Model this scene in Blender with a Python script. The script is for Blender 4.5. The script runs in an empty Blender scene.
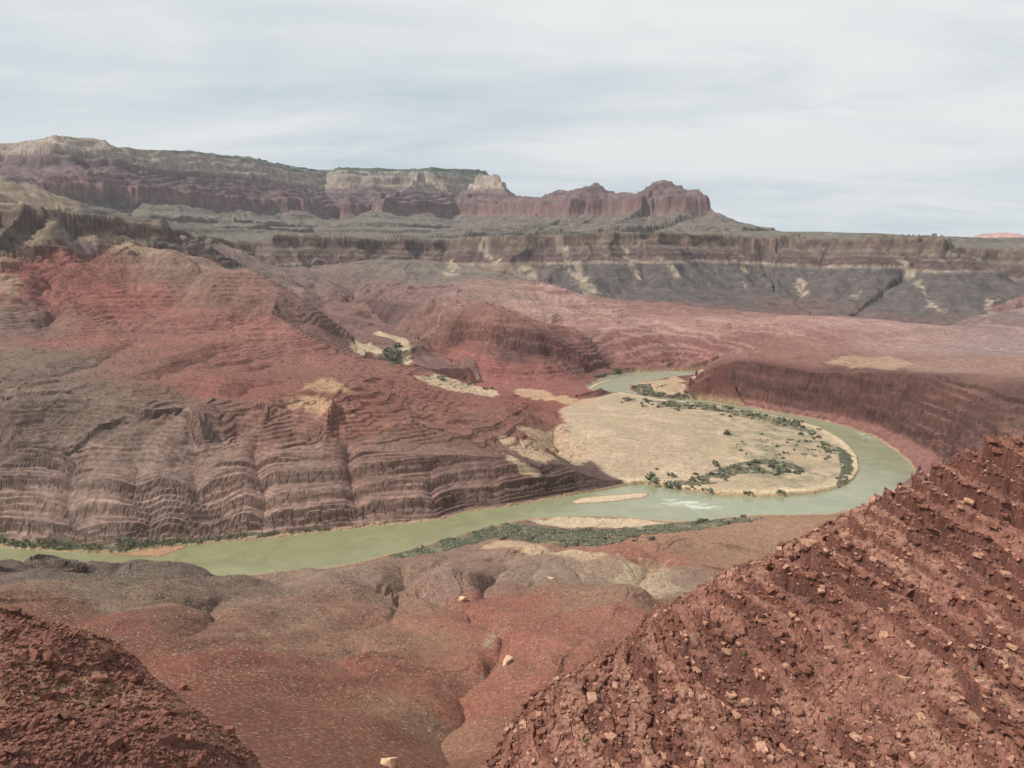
# A desert canyon with a river bend seen from a spur high above the water.
import bpy, math, random
import numpy as np
from mathutils import Vector

rad = math.radians
random.seed(7)
rng = np.random.default_rng(7)
scene = bpy.context.scene
Q = 1.0

# ----------------------------------------------------------------- camera
EYE, PITCH, FOC = 400.0, rad(10.2), 745.0      # metres above the river, down tilt, focal length in 1024-wide pixels
cam_data = bpy.data.cameras.new('camera')
cam = bpy.data.objects.new('camera', cam_data)
scene.collection.objects.link(cam)
cam.location = (0, 0, EYE)
cam.rotation_euler = (rad(90) - PITCH, 0, 0)
cam_data.sensor_width = 36.0
cam_data.lens = FOC / 1024 * 36.0
cam_data.clip_start, cam_data.clip_end = 1.0, 60000.0
scene.camera = cam

# ----------------------------------------------------------------- light
SUN_AZ, SUN_EL = rad(-98), rad(52)       # from the left, high
sun_data = bpy.data.lights.new('sun', 'SUN')
sun_data.energy, sun_data.angle, sun_data.color = 4.4, rad(1.2), (1.0, 0.95, 0.87)
sun = bpy.data.objects.new('sun', sun_data)
scene.collection.objects.link(sun)
sd = Vector((math.sin(SUN_AZ) * math.cos(SUN_EL), math.cos(SUN_AZ) * math.cos(SUN_EL), math.sin(SUN_EL)))
sun.rotation_euler = sd.to_track_quat('Z', 'Y').to_euler()
sun.location = (-3000, 2000, 5000)

world = bpy.data.worlds.new('World')
scene.world = world
world.use_nodes = True
nt = world.node_tree
nt.nodes.clear()
N = nt.nodes.new


def link(a, b):
    nt.links.new(a, b)


wo = N('ShaderNodeOutputWorld')
sky = N('ShaderNodeTexSky')
sky.sky_type = 'NISHITA'
sky.sun_disc = False
sky.sun_elevation, sky.sun_rotation = SUN_EL, SUN_AZ
sky.altitude = 1200
bg_sky = N('ShaderNodeBackground'); bg_sky.inputs['Strength'].default_value = 0.08
link(sky.outputs[0], bg_sky.inputs['Color'])
# thin high cloud: noise on a flat layer seen from below (direction divided by its height)
tc = N('ShaderNodeTexCoord')
sep = N('ShaderNodeSeparateXYZ'); link(tc.outputs['Generated'], sep.inputs[0])


def math_node(op, a, b=None, c=None, clamp=False):
    n = N('ShaderNodeMath'); n.operation = op; n.use_clamp = clamp
    for i, v in enumerate((a, b, c)):
        if v is None:
            continue
        if isinstance(v, (int, float)):
            n.inputs[i].default_value = v
        else:
            link(v, n.inputs[i])
    return n.outputs[0]


hgt = math_node('ADD', math_node('MAXIMUM', sep.outputs['Z'], 0.0), 0.11)
cx = math_node('DIVIDE', sep.outputs['X'], hgt)
cy = math_node('DIVIDE', sep.outputs['Y'], hgt)
comb = N('ShaderNodeCombineXYZ'); link(cx, comb.inputs[0]); link(cy, comb.inputs[1])


def sky_noise(scale, sx, sy, detail, dist, rot=0.0, loc=(0, 0, 0)):
    mp = N('ShaderNodeMapping'); mp.inputs['Scale'].default_value = (sx, sy, 1)
    mp.inputs['Rotation'].default_value = (0, 0, rot); mp.inputs['Location'].default_value = loc
    link(comb.outputs[0], mp.inputs['Vector'])
    nz = N('ShaderNodeTexNoise'); nz.inputs['Scale'].default_value = scale
    nz.inputs['Detail'].default_value = detail; nz.inputs['Roughness'].default_value = 0.55
    nz.inputs['Distortion'].default_value = dist
    link(mp.outputs[0], nz.inputs['Vector'])
    return nz.outputs['Fac']


def ramp_node(fac, stops):
    r = N('ShaderNodeValToRGB')
    e = r.color_ramp.elements
    while len(e) > 1:
        e.remove(e[-1])
    e[0].position, e[0].color = stops[0][0], stops[0][1]
    for p, c in stops[1:]:
        q = e.new(p); q.color = c
    link(fac, r.inputs[0])
    return r.outputs[0]


n1 = sky_noise(0.55, 0.55, 1.0, 6, 0.6, 0.35, (3.1, 1.7, 0))
n2 = sky_noise(1.5, 0.6, 1.0, 7, 1.0, 0.35, (0.4, 2.2, 0))
cover = math_node('ADD', math_node('MULTIPLY', n1, 0.75), math_node('MULTIPLY', n2, 0.25))
mask = ramp_node(cover, [(0.30, (0.66,) * 3 + (1,)), (0.44, (0.90,) * 3 + (1,)), (0.56, (1, 1, 1, 1))])
tone = ramp_node(cover, [(0.38, (0.63, 0.71, 0.755, 1)), (0.50, (0.735, 0.78, 0.80, 1)), (0.60, (0.84, 0.855, 0.85, 1))])
bg_cloud = N('ShaderNodeBackground'); bg_cloud.inputs['Strength'].default_value = 0.92
link(tone, bg_cloud.inputs['Color'])
mixw = N('ShaderNodeMixShader')
link(mask, mixw.inputs[0]); link(bg_sky.outputs[0], mixw.inputs[1]); link(bg_cloud.outputs[0], mixw.inputs[2])
link(mixw.outputs[0], wo.inputs['Surface'])

vs = scene.view_settings
vs.view_transform, vs.look, vs.exposure, vs.gamma = 'Standard', 'None', 0.12, 1.0
vs.use_curve_mapping = False
scene.render.engine = 'CYCLES'
cy_ = scene.cycles
cy_.max_bounces, cy_.diffuse_bounces, cy_.glossy_bounces, cy_.volume_bounces = 4, 2, 2, 0
cy_.use_denoising = True
cy_.caustics_reflective = cy_.caustics_refractive = False

# ----------------------------------------------------------------- numeric helpers
f32 = np.float32
SP, CP = math.sin(PITCH), math.cos(PITCH)


def ray(px, py):
    """pixel of the 1024 x 768 view -> azimuth and slope (rise per metre of ground distance)"""
    xc = (np.asarray(px, float) - 512) / FOC
    yc = -(np.asarray(py, float) - 384) / FOC
    Y = CP + yc * SP
    Z = -SP + yc * CP
    return np.arctan2(xc, Y), Z / np.hypot(xc, Y)


def gnoise(x, y, seed=0):
    xi = np.floor(x); yi = np.floor(y)
    fx = (x - xi).astype(f32); fy = (y - yi).astype(f32)
    xi = xi.astype(np.int64); yi = yi.astype(np.int64)
    u = fx * fx * fx * (fx * (fx * 6 - 15) + 10)
    v = fy * fy * fy * (fy * (fy * 6 - 15) + 10)

    def g(ix, iy, dx, dy):
        h = hash2(ix, iy, seed) & 255
        return GX[h] * dx + GY[h] * dy
    a = g(xi, yi, fx, fy); b = g(xi + 1, yi, fx - 1, fy)
    c = g(xi, yi + 1, fx, fy - 1); d = g(xi + 1, yi + 1, fx - 1, fy - 1)
    ab = a + u * (b - a)
    return (ab + v * (c + u * (d - c) - ab)) * 1.5


_a = np.linspace(0, 2 * np.pi, 256, endpoint=False)
GX, GY = np.cos(_a).astype(f32), np.sin(_a).astype(f32)


def hash2(ix, iy, seed=0):
    h = (ix.astype(np.uint32) * np.uint32(374761393)) ^ (iy.astype(np.uint32) * np.uint32(668265263)) ^ np.uint32((seed * 2246822519 + 3266489917) & 0xffffffff)
    h = (h ^ (h >> np.uint32(13))) * np.uint32(1274126177)
    h = h ^ (h >> np.uint32(16))
    h = h * np.uint32(2654435769)
    return h ^ (h >> np.uint32(15))


def hash01(ix, iy, seed=0):
    return (hash2(ix, iy, seed) & np.uint32(0xffff)).astype(f32) / f32(65535)


def fbm(x, y, wl, octs=4, seed=0, gain=0.5):
    s = 0; a = 1.0; tot = 0
    for o in range(octs):
        s = s + a * gnoise(x / wl + 17.3 * o, y / wl - 9.1 * o, seed + o)
        tot += a; a *= gain; wl *= 0.5
    return s / tot


def cells(x, y, wl, seed=0):
    """Voronoi cells: a random number per cell, and the distance to the nearest border"""
    x = x / wl; y = y / wl
    xi = np.floor(x).astype(np.int64); yi = np.floor(y).astype(np.int64)
    d1 = np.full(x.shape, 9, f32); d2 = d1.copy(); val = np.zeros(x.shape, f32)
    for i in (-1, 0, 1):
        for j in (-1, 0, 1):
            a = xi + i; b = yi + j
            d = np.hypot(a + hash01(a, b, seed) - x, b + hash01(a, b, seed + 1) - y).astype(f32)
            nearer = d < d1
            d2 = np.where(nearer, d1, np.minimum(d2, d))
            val = np.where(nearer, hash01(a, b, seed + 2), val)
            d1 = np.where(nearer, d, d1)
    return val, d2 - d1


def sstep(a, b, x):
    t = np.clip((x - a) / (b - a), 0, 1)
    return t * t * (3 - 2 * t)


def poly_dist(x, y, pts, closed=False):
    """distance to a polyline, position along it (vertex index) and the side (+1 right of travel)"""
    pts = np.asarray(pts, float)
    n = len(pts)
    best = np.full(x.shape, 1e18, f32); at = np.zeros(x.shape, f32); side = np.ones(x.shape, f32)
    for i in range(n if closed else n - 1):
        ax, ay = pts[i]; bx, by = pts[(i + 1) % n]
        dx, dy = bx - ax, by - ay
        L = dx * dx + dy * dy + 1e-9
        t = np.clip(((x - ax) * dx + (y - ay) * dy) / L, 0, 1)
        qx = x - (ax + t * dx); qy = y - (ay + t * dy)
        d = qx * qx + qy * qy
        m = d < best
        best = np.where(m, d, best)
        at = np.where(m, i + t, at)
        side = np.where(m, np.where(dx * (y - ay) - dy * (x - ax) < 0, 1.0, -1.0), side)
    return np.sqrt(best), at, side


def inside_poly(x, y, pts):
    pts = np.asarray(pts, float)
    x0, y0 = pts.min(0); x1, y1 = pts.max(0)
    out = np.zeros(x.shape, bool)
    sel = (x >= x0) & (x <= x1) & (y >= y0) & (y <= y1)
    xs, ys = x[sel], y[sel]
    r = np.zeros(xs.shape, bool)
    n = len(pts)
    for i in range(n):
        ax, ay = pts[i]; bx, by = pts[(i + 1) % n]
        if ay == by:
            continue
        c = (ay > ys) != (by > ys)
        r ^= c & (xs < (bx - ax) * (ys - ay) / (by - ay) + ax)
    out[sel] = r
    return out


def bedded(d, zs, ds, x, y, lam, amp, w, seed):
    """a cliff of separate beds: height rises bed by bed with d, and every bed has its own ragged edge"""
    out = np.full(d.shape, zs[0], f32)
    for k in range(len(zs) - 1):
        n_ = fbm(x, y, lam, 3, seed + 5 * k, 0.55) * amp
        out += ((zs[k + 1] - zs[k]) * sstep(-w, w, d + n_ - ds[k])).astype(f32)
    return out


def at_z(px, py, z):
    a, t = ray(px, py)
    D = (z - EYE) / t
    return D * np.sin(a), D * np.cos(a)


def on_plane(pairs, z=0.0):
    return [tuple(float(c) for c in at_z(px, py, z)) for px, py in pairs]


def at_d(px, py, D):
    a, t = ray(px, py)
    return float(D * math.sin(a)), float(D * math.cos(a)), float(EYE + t * D)


# ----------------------------------------------------------------- the grid: rings around the viewpoint, finer near, coarser far
dth = 0.00115 / Q
AZ = np.arange(-0.76, 0.76, dth)
seg = [(45, 95, 0.012), (95, 105, 0.004), (105, 230, 0.0021), (230, 900, 0.0030), (900, 1000, 0.0024), (1000, 1300, 0.0015), (1300, 1500, 0.002), (1500, 2150, 0.0017), (2150, 2600, 0.0024), (2600, 4200, 0.0030), (4200, 5400, 0.0019), (5400, 7600, 0.0022), (7600, 10800, 0.0011), (10800, 12800, 0.004), (12800, 16500, 0.015)]
LR = []
for a_, b_, s_ in seg:
    n_ = max(2, int(math.log(b_ / a_) / s_ * Q))
    LR += list(np.linspace(math.log(a_), math.log(b_), n_, endpoint=False))
LR.append(math.log(16500))
LR = np.array(LR)
R = np.exp(LR)
NR, NA = len(LR), len(AZ)
print('grid', NR, NA, NR * NA)
RR = np.broadcast_to(R[:, None], (NR, NA)).astype(f32)
X = (R[:, None] * np.sin(AZ)[None]).astype(f32)
Y = (R[:, None] * np.cos(AZ)[None]).astype(f32)
DR = np.gradient(R)[:, None].astype(f32)
CELL = RR * f32(dth)


def gradient(Z):
    gr = np.gradient(Z, axis=0) / DR
    ga = np.gradient(Z, axis=1) / CELL
    s, c = np.sin(AZ)[None].astype(f32), np.cos(AZ)[None].astype(f32)
    return gr * s + ga * c, gr * c - ga * s


def blur(A, n=2, times=2):
    for _ in range(times):
        for ax in (0, 1):
            P = np.pad(A, [(n + 1, n) if k == ax else (0, 0) for k in (0, 1)], mode='edge')
            c = np.cumsum(P, axis=ax, dtype=np.float64)
            w = 2 * n + 1
            A = ((c[w:] - c[:-w]) if ax == 0 else (c[:, w:] - c[:, :-w])).astype(f32) / w
    return A


def gullies(Zs, lams, amp, mask, soft, lo=0, hi=None, seed=50, smax=0.6):
    """rills that run down the slope of the smooth ground Zs, coarse to fine; returns what they add"""
    hi = NR if hi is None else hi
    bx_, by_ = gradient(Zs)
    bx_, by_ = bx_[lo:hi], by_[lo:hi]
    slope = np.hypot(bx_, by_)
    add = np.zeros((NR, NA), f32)
    for o, lam in enumerate(lams):
        ax_, ay_ = gradient(blur(add, 3, 2))
        ax_, ay_ = ax_[lo:hi], ay_[lo:hi]
        k = np.minimum(1.0, 0.8 * (slope + 0.02) / (np.hypot(ax_, ay_) + 1e-4))
        gx, gy = bx_ + ax_ * k, by_ + ay_ * k
        g = np.hypot(gx, gy) + 1e-5
        ux, uy = -gy / g, gx / g                       # across the slope
        wv = gnoise(X[lo:hi] / lam / 1.7, Y[lo:hi] / lam / 1.7, seed + 40 + o) * 0.35
        px, py = X[lo:hi] / lam + wv, Y[lo:hi] / lam + wv
        xi, yi = np.floor(px).astype(np.int64), np.floor(py).astype(np.int64)
        s = np.zeros(px.shape, f32); w = np.zeros(px.shape, f32)
        for i in (-1, 0, 1):
            for j in (-1, 0, 1):
                a, b = xi + i, yi + j
                vx = px - (a + hash01(a, b, seed + o * 3)); vy = py - (b + hash01(a, b, seed + 1 + o * 3))
                k = (np.clip(1 - (vx * vx + vy * vy), 0, None) ** 2).astype(f32)
                s += k * np.cos(5.2 * (vx * ux + vy * uy)); w += k
        s = s / (w + 1e-4)
        s = np.where(s > 0, s * 0.8, s)                 # round backs, sharper rills
        fade = sstep(4.0, 9.0, lam / CELL[lo:hi]) * (1.0 if lam > 70 else soft[lo:hi])
        add[lo:hi] += (amp * lam * np.minimum(slope / 0.35, 1) * 0.24 * s * fade * sstep(0.8, 0.35, lam / RR[lo:hi]) * mask[lo:hi]).astype(f32)
    return add


def rbf(points, lr0, lr1, c=0.045, smooth=2e-3):
    """smooth surface through scattered (azimuth, log distance, value) points, sampled on the grid rows lr0..lr1"""
    P = np.array(points, float)
    A = P[:, :2]; v = P[:, 2]
    n = len(P)
    d2 = ((A[:, None] - A[None]) ** 2).sum(-1)
    K = -np.sqrt(d2 + c * c) + np.eye(n) * smooth
    T = np.c_[np.ones(n), A]
    M = np.block([[K, T], [T.T, np.zeros((3, 3))]])
    sol = np.linalg.solve(M, np.r_[v, 0, 0, 0])
    ca = np.linspace(AZ[0], AZ[-1], 260)
    cl = np.linspace(lr0, lr1, 360)
    ga, gl = np.meshgrid(ca, cl)
    out = sol[n] + sol[n + 1] * ga + sol[n + 2] * gl
    for i in range(n):
        out -= sol[i] * np.sqrt((ga - A[i, 0]) ** 2 + (gl - A[i, 1]) ** 2 + c * c)
    def cubic(fi, n, arr):
        i1 = np.clip(np.floor(fi).astype(int), 0, n - 1); t = (fi - i1)[:, None]
        p = [arr[np.clip(i1 + k, 0, n - 1)] for k in (-1, 0, 1, 2)]
        return p[1] + 0.5 * t * (p[2] - p[0] + t * (2 * p[0] - 5 * p[1] + 4 * p[2] - p[3] + t * (3 * (p[1] - p[2]) + p[3] - p[0])))
    rows = np.clip(LR, lr0, lr1)
    o = cubic((rows - lr0) / (lr1 - lr0) * (len(cl) - 1), len(cl), out)
    return cubic((AZ - ca[0]) / (ca[-1] - ca[0]) * (len(ca) - 1), len(ca), o.T).T.astype(f32)


# ----------------------------------------------------------------- river outline (level 0)
far_bank = [(-260, 545), (-120, 546), (0, 547), (60, 552), (110, 553.5), (150, 549), (187, 545), (250, 540), (300, 535), (367, 527), (440, 520), (467, 512), (507, 507), (560, 497), (593, 492), (627, 485.5)]
inner_loop = [(645, 484), (660, 485.5), (693, 492), (727, 496), (767, 497), (813, 494), (837, 488.5), (853, 480), (859, 470), (857, 457), (850, 448), (840, 440), (820, 429), (793, 420.5), (760, 414), (727, 408.5), (703, 404), (660, 400.5), (620, 395.5), (593, 390.5)]
outer_top = [(587, 388), (590, 384), (597, 381), (607, 375), (637, 371.8), (670, 371), (707, 370.5)]
point_bar = [(704, 373.5), (687, 375.5), (667, 378), (645, 381), (629, 384.5), (629, 390), (640, 395), (667, 398), (690, 399)]
right_bank = [(710, 400.5), (747, 406.5), (773, 412), (810, 418), (847, 427), (873, 436), (895, 450), (910, 463), (917, 476)]
near_bank = [(905, 492), (880, 503), (853, 509), (827, 515), (790, 516), (760, 515.5), (727, 518), (703, 522), (670, 522), (627, 518.5), (573, 518), (527, 520), (507, 525), (470, 533), (440, 542), (410, 551), (387, 557), (360, 563), (320, 570), (250, 576), (200, 577), (100, 575), (0, 573), (-120, 572), (-260, 572)]
RIVER = on_plane(far_bank + inner_loop + outer_top + point_bar + right_bank + near_bank)
CUT_LEFT = on_plane(far_bank)
CUT_RIGHT = on_plane([(708, 371), (693, 376.5), (686, 383), (700, 389), (720, 399.5)] + right_bank[1:] + [(918, 488), (925, 500)])

# ----------------------------------------------------------------- base ground: control points
base = []


def zc(px, py, z):
    a, t = ray(px, py); base.append((float(a), float((z - EYE) / t), z))


def dc(px, py, D):
    a, t = ray(px, py); base.append((float(a), D, float(EYE + t * D)))


def wc(px, D, z):
    a, _ = ray(px, 250); base.append((float(a), D, z))


for p in near_bank[3:17:2] + near_bank[17:]:
    zc(p[0], p[1], 2.0)
for p in outer_top[1::2]:
    zc(p[0], p[1], 3.0)
for px, py, z in [(605, 430, 27), (582, 420, 32), (605, 408, 16), (610, 455, 24), (640, 440, 16), (660, 420, 12), (640, 475, 6), (655, 388, 3), (690, 450, 8)]:
    zc(px, py, z)
# left bank: rim of the cliffs, then the hills above
FBA = [(float(ray(*p)[0]), float(-EYE / ray(*p)[1])) for p in far_bank]
for px, z in [(-260, 92), (-100, 88), (0, 84), (60, 76), (100, 78), (150, 80), (200, 77), (250, 88), (300, 96), (350, 90), (400, 82), (440, 74), (480, 66), (540, 50), (590, 34)]:
    az_ = float(ray(px, 470)[0])
    Db = float(np.interp(az_, [p[0] for p in FBA], [p[1] for p in FBA]))
    base.append((az_, Db + 100, z)); base.append((az_, Db + 30, z * 0.96))
for px, py, D in [(-160, 430, 1250), (-160, 380, 1650), (-160, 330, 2150), (-160, 270, 2600), (0, 430, 1250), (0, 400, 1430), (0, 380, 1650), (0, 340, 2080), (0, 300, 2400), (0, 270, 2600), (0, 245, 2760), (-160, 240, 2760),
                  (60, 270, 2600), (60, 300, 2380), (60, 250, 2740), (100, 420, 1300), (100, 385, 1560), (100, 350, 1950), (100, 320, 2250),
                  (200, 440, 1200), (200, 402, 1430), (200, 380, 1600), (200, 350, 1950), (200, 330, 2180), (200, 300, 2450), (200, 270, 2700), (195, 258, 2800),
                  (110, 245, 2850), (150, 250, 2830), (240, 276, 2620), (300, 302, 2450), (340, 332, 2350), (270, 340, 2100), (270, 365, 1900), (245, 385, 1560),
                  (330, 440, 1160), (330, 414, 1255), (330, 388, 1440), (290, 400, 1390), (380, 400, 1400), (380, 385, 1600), (400, 400, 1450), (400, 380, 1800), (420, 372, 2100),
                  (450, 460, 1150), (450, 440, 1250), (450, 410, 1480), (450, 395, 1750), (450, 385, 1950), (500, 430, 1350), (500, 405, 1650), (540, 420, 1480), (540, 405, 1700), (565, 408, 1740), (540, 450, 1290),
                  (260, 270, 4100), (300, 272, 3800), (350, 292, 3550), (350, 312, 3300), (390, 312, 3150), (220, 255, 4000),
                  (450, 343, 2480), (450, 322, 2580), (530, 362, 2350), (530, 345, 2400), (600, 366, 2440), (600, 352, 2500), (490, 345, 2420), (490, 330, 2470), (530, 381, 2230),
                  (450, 360, 2370), (680, 362, 2620), (680, 345, 2780), (680, 330, 3000), (680, 312, 3500), (680, 303, 3900),
                  (600, 335, 2700), (600, 310, 3300), (600, 300, 3600), (530, 330, 2650), (530, 300, 3200), (530, 284, 3600),
                  (450, 305, 2900), (450, 285, 3500), (450, 264, 4200), (400, 330, 2860), (400, 318, 2920), (400, 300, 3250), (400, 278, 3850), (360, 262, 4300),
                  (760, 341, 2600), (760, 320, 3100), (760, 316, 3600), (850, 340, 2450), (850, 320, 2950), (850, 322, 3500),
                  (950, 356, 2250), (950, 336, 2750), (950, 328, 3400), (1060, 360, 2150), (1060, 340, 2700), (1060, 312, 3500), (1060, 298, 4200), (1200, 350, 2700), (1200, 330, 3400),
                  (740, 353, 2400), (790, 362, 2130), (830, 366, 2100), (880, 365, 2070), (930, 370, 1960)]:
    dc(px, py, D)
# rim above the right river cliff
for px, py, D in [(694, 376.5, 2250), (702, 373.5, 2200), (716, 368, 2130), (740, 363, 2080), (769, 363, 2045), (800, 371, 1990), (830, 374, 1950), (860, 373, 1895), (915, 378, 1800), (965, 383, 1740), (1024, 384, 1700), (1100, 388, 1680), (1200, 392, 1680)]:
    dc(px, py, D)
    a, t = ray(px, py); z_ = EYE + float(t) * D
    base.append((float(a), D - 55, z_)); base.append((float(a), D - 120, z_ * 0.97))
# wash of the side creek
for px, py, z in [(360, 335, 62), (385, 341, 52), (400, 350, 40), (398, 362, 34), (425, 373, 27), (450, 380, 20), (500, 393, 9), (560, 401, 5)]:
    zc(px, py, z)
# near side of the river
for px, py, z in [(60, 561, 46), (0, 564, 48), (-160, 564, 50), (140, 568, 34), (210, 573, 24), (300, 570, 16), (250, 577, 22), (340, 568, 14), (395, 562, 10), (440, 560, 16), (500, 552, 8), (560, 553, 9), (600, 570, 30), (650, 568, 34), (690, 575, 30), (560, 575, 24), (620, 585, 40), (700, 548, 10), (760, 533, 6), (830, 520, 5), (900, 500, 10),
                  (395, 568, 14), (405, 588, 36), (412, 598, 42), (360, 590, 56), (440, 585, 48), (470, 605, 62), (480, 618, 70), (500, 642, 90), (485, 660, 110), (470, 690, 140), (440, 715, 164), (428, 740, 188), (410, 768, 212),
                  (540, 625, 82), (560, 600, 62), (600, 620, 96), (580, 650, 118), (540, 680, 142), (640, 600, 78), (560, 640, 104),
                  (0, 600, 150), (0, 578, 96), (60, 580, 88), (100, 600, 132), (150, 580, 70), (150, 610, 132), (200, 590, 72), (250, 600, 82), (200, 650, 178), (250, 640, 142), (300, 620, 100), (350, 610, 72), (300, 660, 156), (250, 700, 206), (350, 680, 160), (350, 640, 112), (400, 650, 112), (380, 720, 196), (300, 740, 226), (-160, 600, 150), (-160, 580, 100)]:
    zc(px, py, z)
for px, D, z in [(0, 330, 215), (-160, 330, 215), (0, 200, 270), (200, 180, 262), (400, 180, 250), (500, 200, 230), (650, 280, 190), (650, 400, 130), (800, 280, 205), (800, 420, 140), (800, 560, 70), (800, 700, 25), (1000, 280, 220), (1000, 450, 150), (1000, 700, 50), (1000, 950, 12), (1000, 1150, 8), (950, 1100, 8), (1150, 300, 225), (1150, 700, 60), (1150, 1100, 30), (512, 60, 300), (0, 60, 300), (1024, 60, 300)]:
    wc(px, D, z)

z0r = [45, 150, 300, 600, 900, 1000, 1300, 2000, 2500, 3500, 5000, 16500]
z0z = [330, 260, 185, 90, 12, 15, 85, 80, 70, 160, 300, 300]


def z0(r):
    return np.interp(np.log(r), np.log(z0r), z0z)


for px, D, z in [(600, 4200, 90), (600, 4700, 60), (530, 4400, 170), (680, 4400, 60), (680, 4900, 20), (760, 4100, 70), (760, 4800, 10), (850, 4000, 50), (850, 4800, 0), (950, 3900, 40), (950, 4800, 0), (1080, 3900, 40), (1080, 5000, 0), (1200, 3900, 40), (1200, 5000, 0)]:
    wc(px, D, z)
pts = [(a, math.log(D), (z - z0(D)) / D) for a, D, z in base]
Zb = rbf(pts, math.log(45), math.log(6500)) * RR + z0(R)[:, None].astype(f32)
Zb = np.where(RR > 5200, np.minimum(Zb, 330), Zb)

# the delta: its own gentle surface inside the bend
dz = [((X_, Y_), z) for (X_, Y_), z in [(at_z(px, py, z), z) for px, py, z in [(700, 460, 6), (760, 440, 7), (640, 420, 24), (605, 430, 38), (582, 420, 42), (605, 408, 20), (820, 462, 4), (680, 420, 13), (650, 445, 17), (760, 480, 4), (660, 475, 4), (720, 425, 7), (610, 455, 22), (640, 482, 3), (840, 455, 3), (860, 470, 2), (780, 420, 3), (680, 404, 3)]]]
DELTA = on_plane([(560, 412), (585, 401)], 14) + on_plane(inner_loop[::-1][1:] + [(625, 484)]) + on_plane([(614, 470), (592, 460), (568, 444)], 22)
sd_ = slice(np.searchsorted(R, 1050), np.searchsorted(R, 2100))
xd, yd = X[sd_], Y[sd_]
wsum = 0; zsum = 0
for (X_, Y_), z in dz:
    k = 1 / (((xd - X_) ** 2 + (yd - Y_) ** 2) + 70.0 ** 2) ** 1.6
    wsum = wsum + k; zsum = zsum + k * z
dd_, _, _ = poly_dist(xd, yd, DELTA, True)
dd_ = np.where(inside_poly(xd, yd, DELTA), -dd_, dd_)
kd = sstep(55 + 60 * sstep(260, 120, xd), 0, dd_)
Zb[sd_] = Zb[sd_] * (1 - kd) + (zsum / wsum) * kd

# distance to the river, bank cuts
r_lo, r_hi = np.searchsorted(R, 820), np.searchsorted(R, 2900)
near_river = slice(r_lo, r_hi)
Zsm = Zb.copy()
xs, ys = X[near_river], Y[near_river]
wob = (fbm(xs, ys, 190, 3, 11, 0.45) * 13 + 4).astype(f32)
dl, _, sl = poly_dist(xs, ys, CUT_LEFT)
sl = np.where(inside_poly(xs, ys, RIVER), 1, -1)
dleft = dl * np.where(sl > 0, -1, 1)
cut_l = np.interp(dleft + wob * sstep(0, 35, dleft) - 6, [0, 6, 16, 24, 40, 46, 62, 68, 92, 98, 130, 300, 420], [1, 5, 15, 28, 36, 50, 58, 74, 84, 96, 108, 180, 900])
def beds_between(z0_, z1_, lo_, hi_, seed):
    gg = np.random.default_rng(seed); b_ = [z0_]
    while b_[-1] < z1_:
        b_.append(b_[-1] + gg.uniform(lo_, hi_))
    return np.array(b_)


dlw = dleft + wob * sstep(0, 35, dleft) - 6
sel = (sl < 0) & (dl < 175)
lb = beds_between(2.0, 104, 1.8, 6.5, 21)
ld = np.interp((lb[1:] + lb[:-1]) / 2, [1, 5, 15, 28, 36, 50, 58, 74, 84, 96, 112], [0, 6, 18, 26, 42, 50, 66, 76, 98, 108, 140])
xw, yw = xs[sel], ys[sel]
v_ = bedded(dlw[sel], lb, ld, xw, yw, 75, 7.5, 0.9, 1700)
sm_ = np.interp(dlw[sel], np.r_[0, ld], np.r_[2, (lb[1:] + lb[:-1]) / 2])
pk = 0.25 + 0.75 * sstep(-0.2, 0.15, fbm(xw, yw, 130, 3, 1690) + 0.12 * np.sin(sm_ / 11.0))
v_ = sm_ * (1 - pk) + v_ * pk
cut_l[sel] = np.where(dlw[sel] > 132, cut_l[sel], v_)
Zb[near_river] = np.where((dl < 420) & (sl < 0), np.minimum(Zb[near_river], cut_l), Zb[near_river])
dr_, _, sr_ = poly_dist(xs, ys, CUT_RIGHT)
wob2 = (fbm(xs, ys, 160, 4, 12, 0.55) * 30 + np.abs(fbm(xs, ys, 80, 2, 22)) * 18).astype(f32)
cut_r = np.interp((dr_ + wob2 * sstep(25, 70, dr_) - 4) / np.interp(ys, [1200, 1700], [2.0, 1.0]), [0, 7, 24, 32, 38, 44, 50, 56, 62, 68, 80, 200, 320], [1, 4, 16, 42, 47, 66, 71, 90, 96, 116, 126, 200, 900])
drw = (dr_ + wob2 * sstep(25, 70, dr_) - 4) / np.interp(ys, [1200, 1700], [2.0, 1.0])
sel = (dr_ < 240) & (sl < 0) & (xs > 150)
rb = beds_between(16.0, 124, 5.0, 15.0, 22)
rd_ = np.interp((rb[1:] + rb[:-1]) / 2, [16, 42, 47, 66, 71, 90, 96, 116, 130], [24, 32, 38, 44, 50, 56, 62, 68, 86])
v_ = bedded(drw[sel], rb, rd_, xs[sel], ys[sel], 90, 8, 1.0, 1900)
cut_r[sel] = np.where((drw[sel] > 22) & (drw[sel] < 96), np.maximum(v_, cut_r[sel] * 0.6), cut_r[sel])
right_side = inside_poly(xs, ys, CUT_RIGHT + [(2600, 700), (2600, 2400), CUT_RIGHT[0]]) & (sl < 0)
Zb[near_river] = np.where(right_side & (dr_ < 420), np.minimum(Zb[near_river], cut_r), Zb[near_river])

# the low point bar at the far bend
Zb[near_river] = np.where(inside_poly(xs, ys, on_plane([(708, 371), (694, 376), (687, 383), (696, 390), (690, 400), (667, 399), (640, 396), (628, 390), (628, 384), (645, 380), (667, 377), (687, 375)])), np.minimum(Zb[near_river], 2.5 + fbm(xs, ys, 40, 2, 62)), Zb[near_river])

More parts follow.
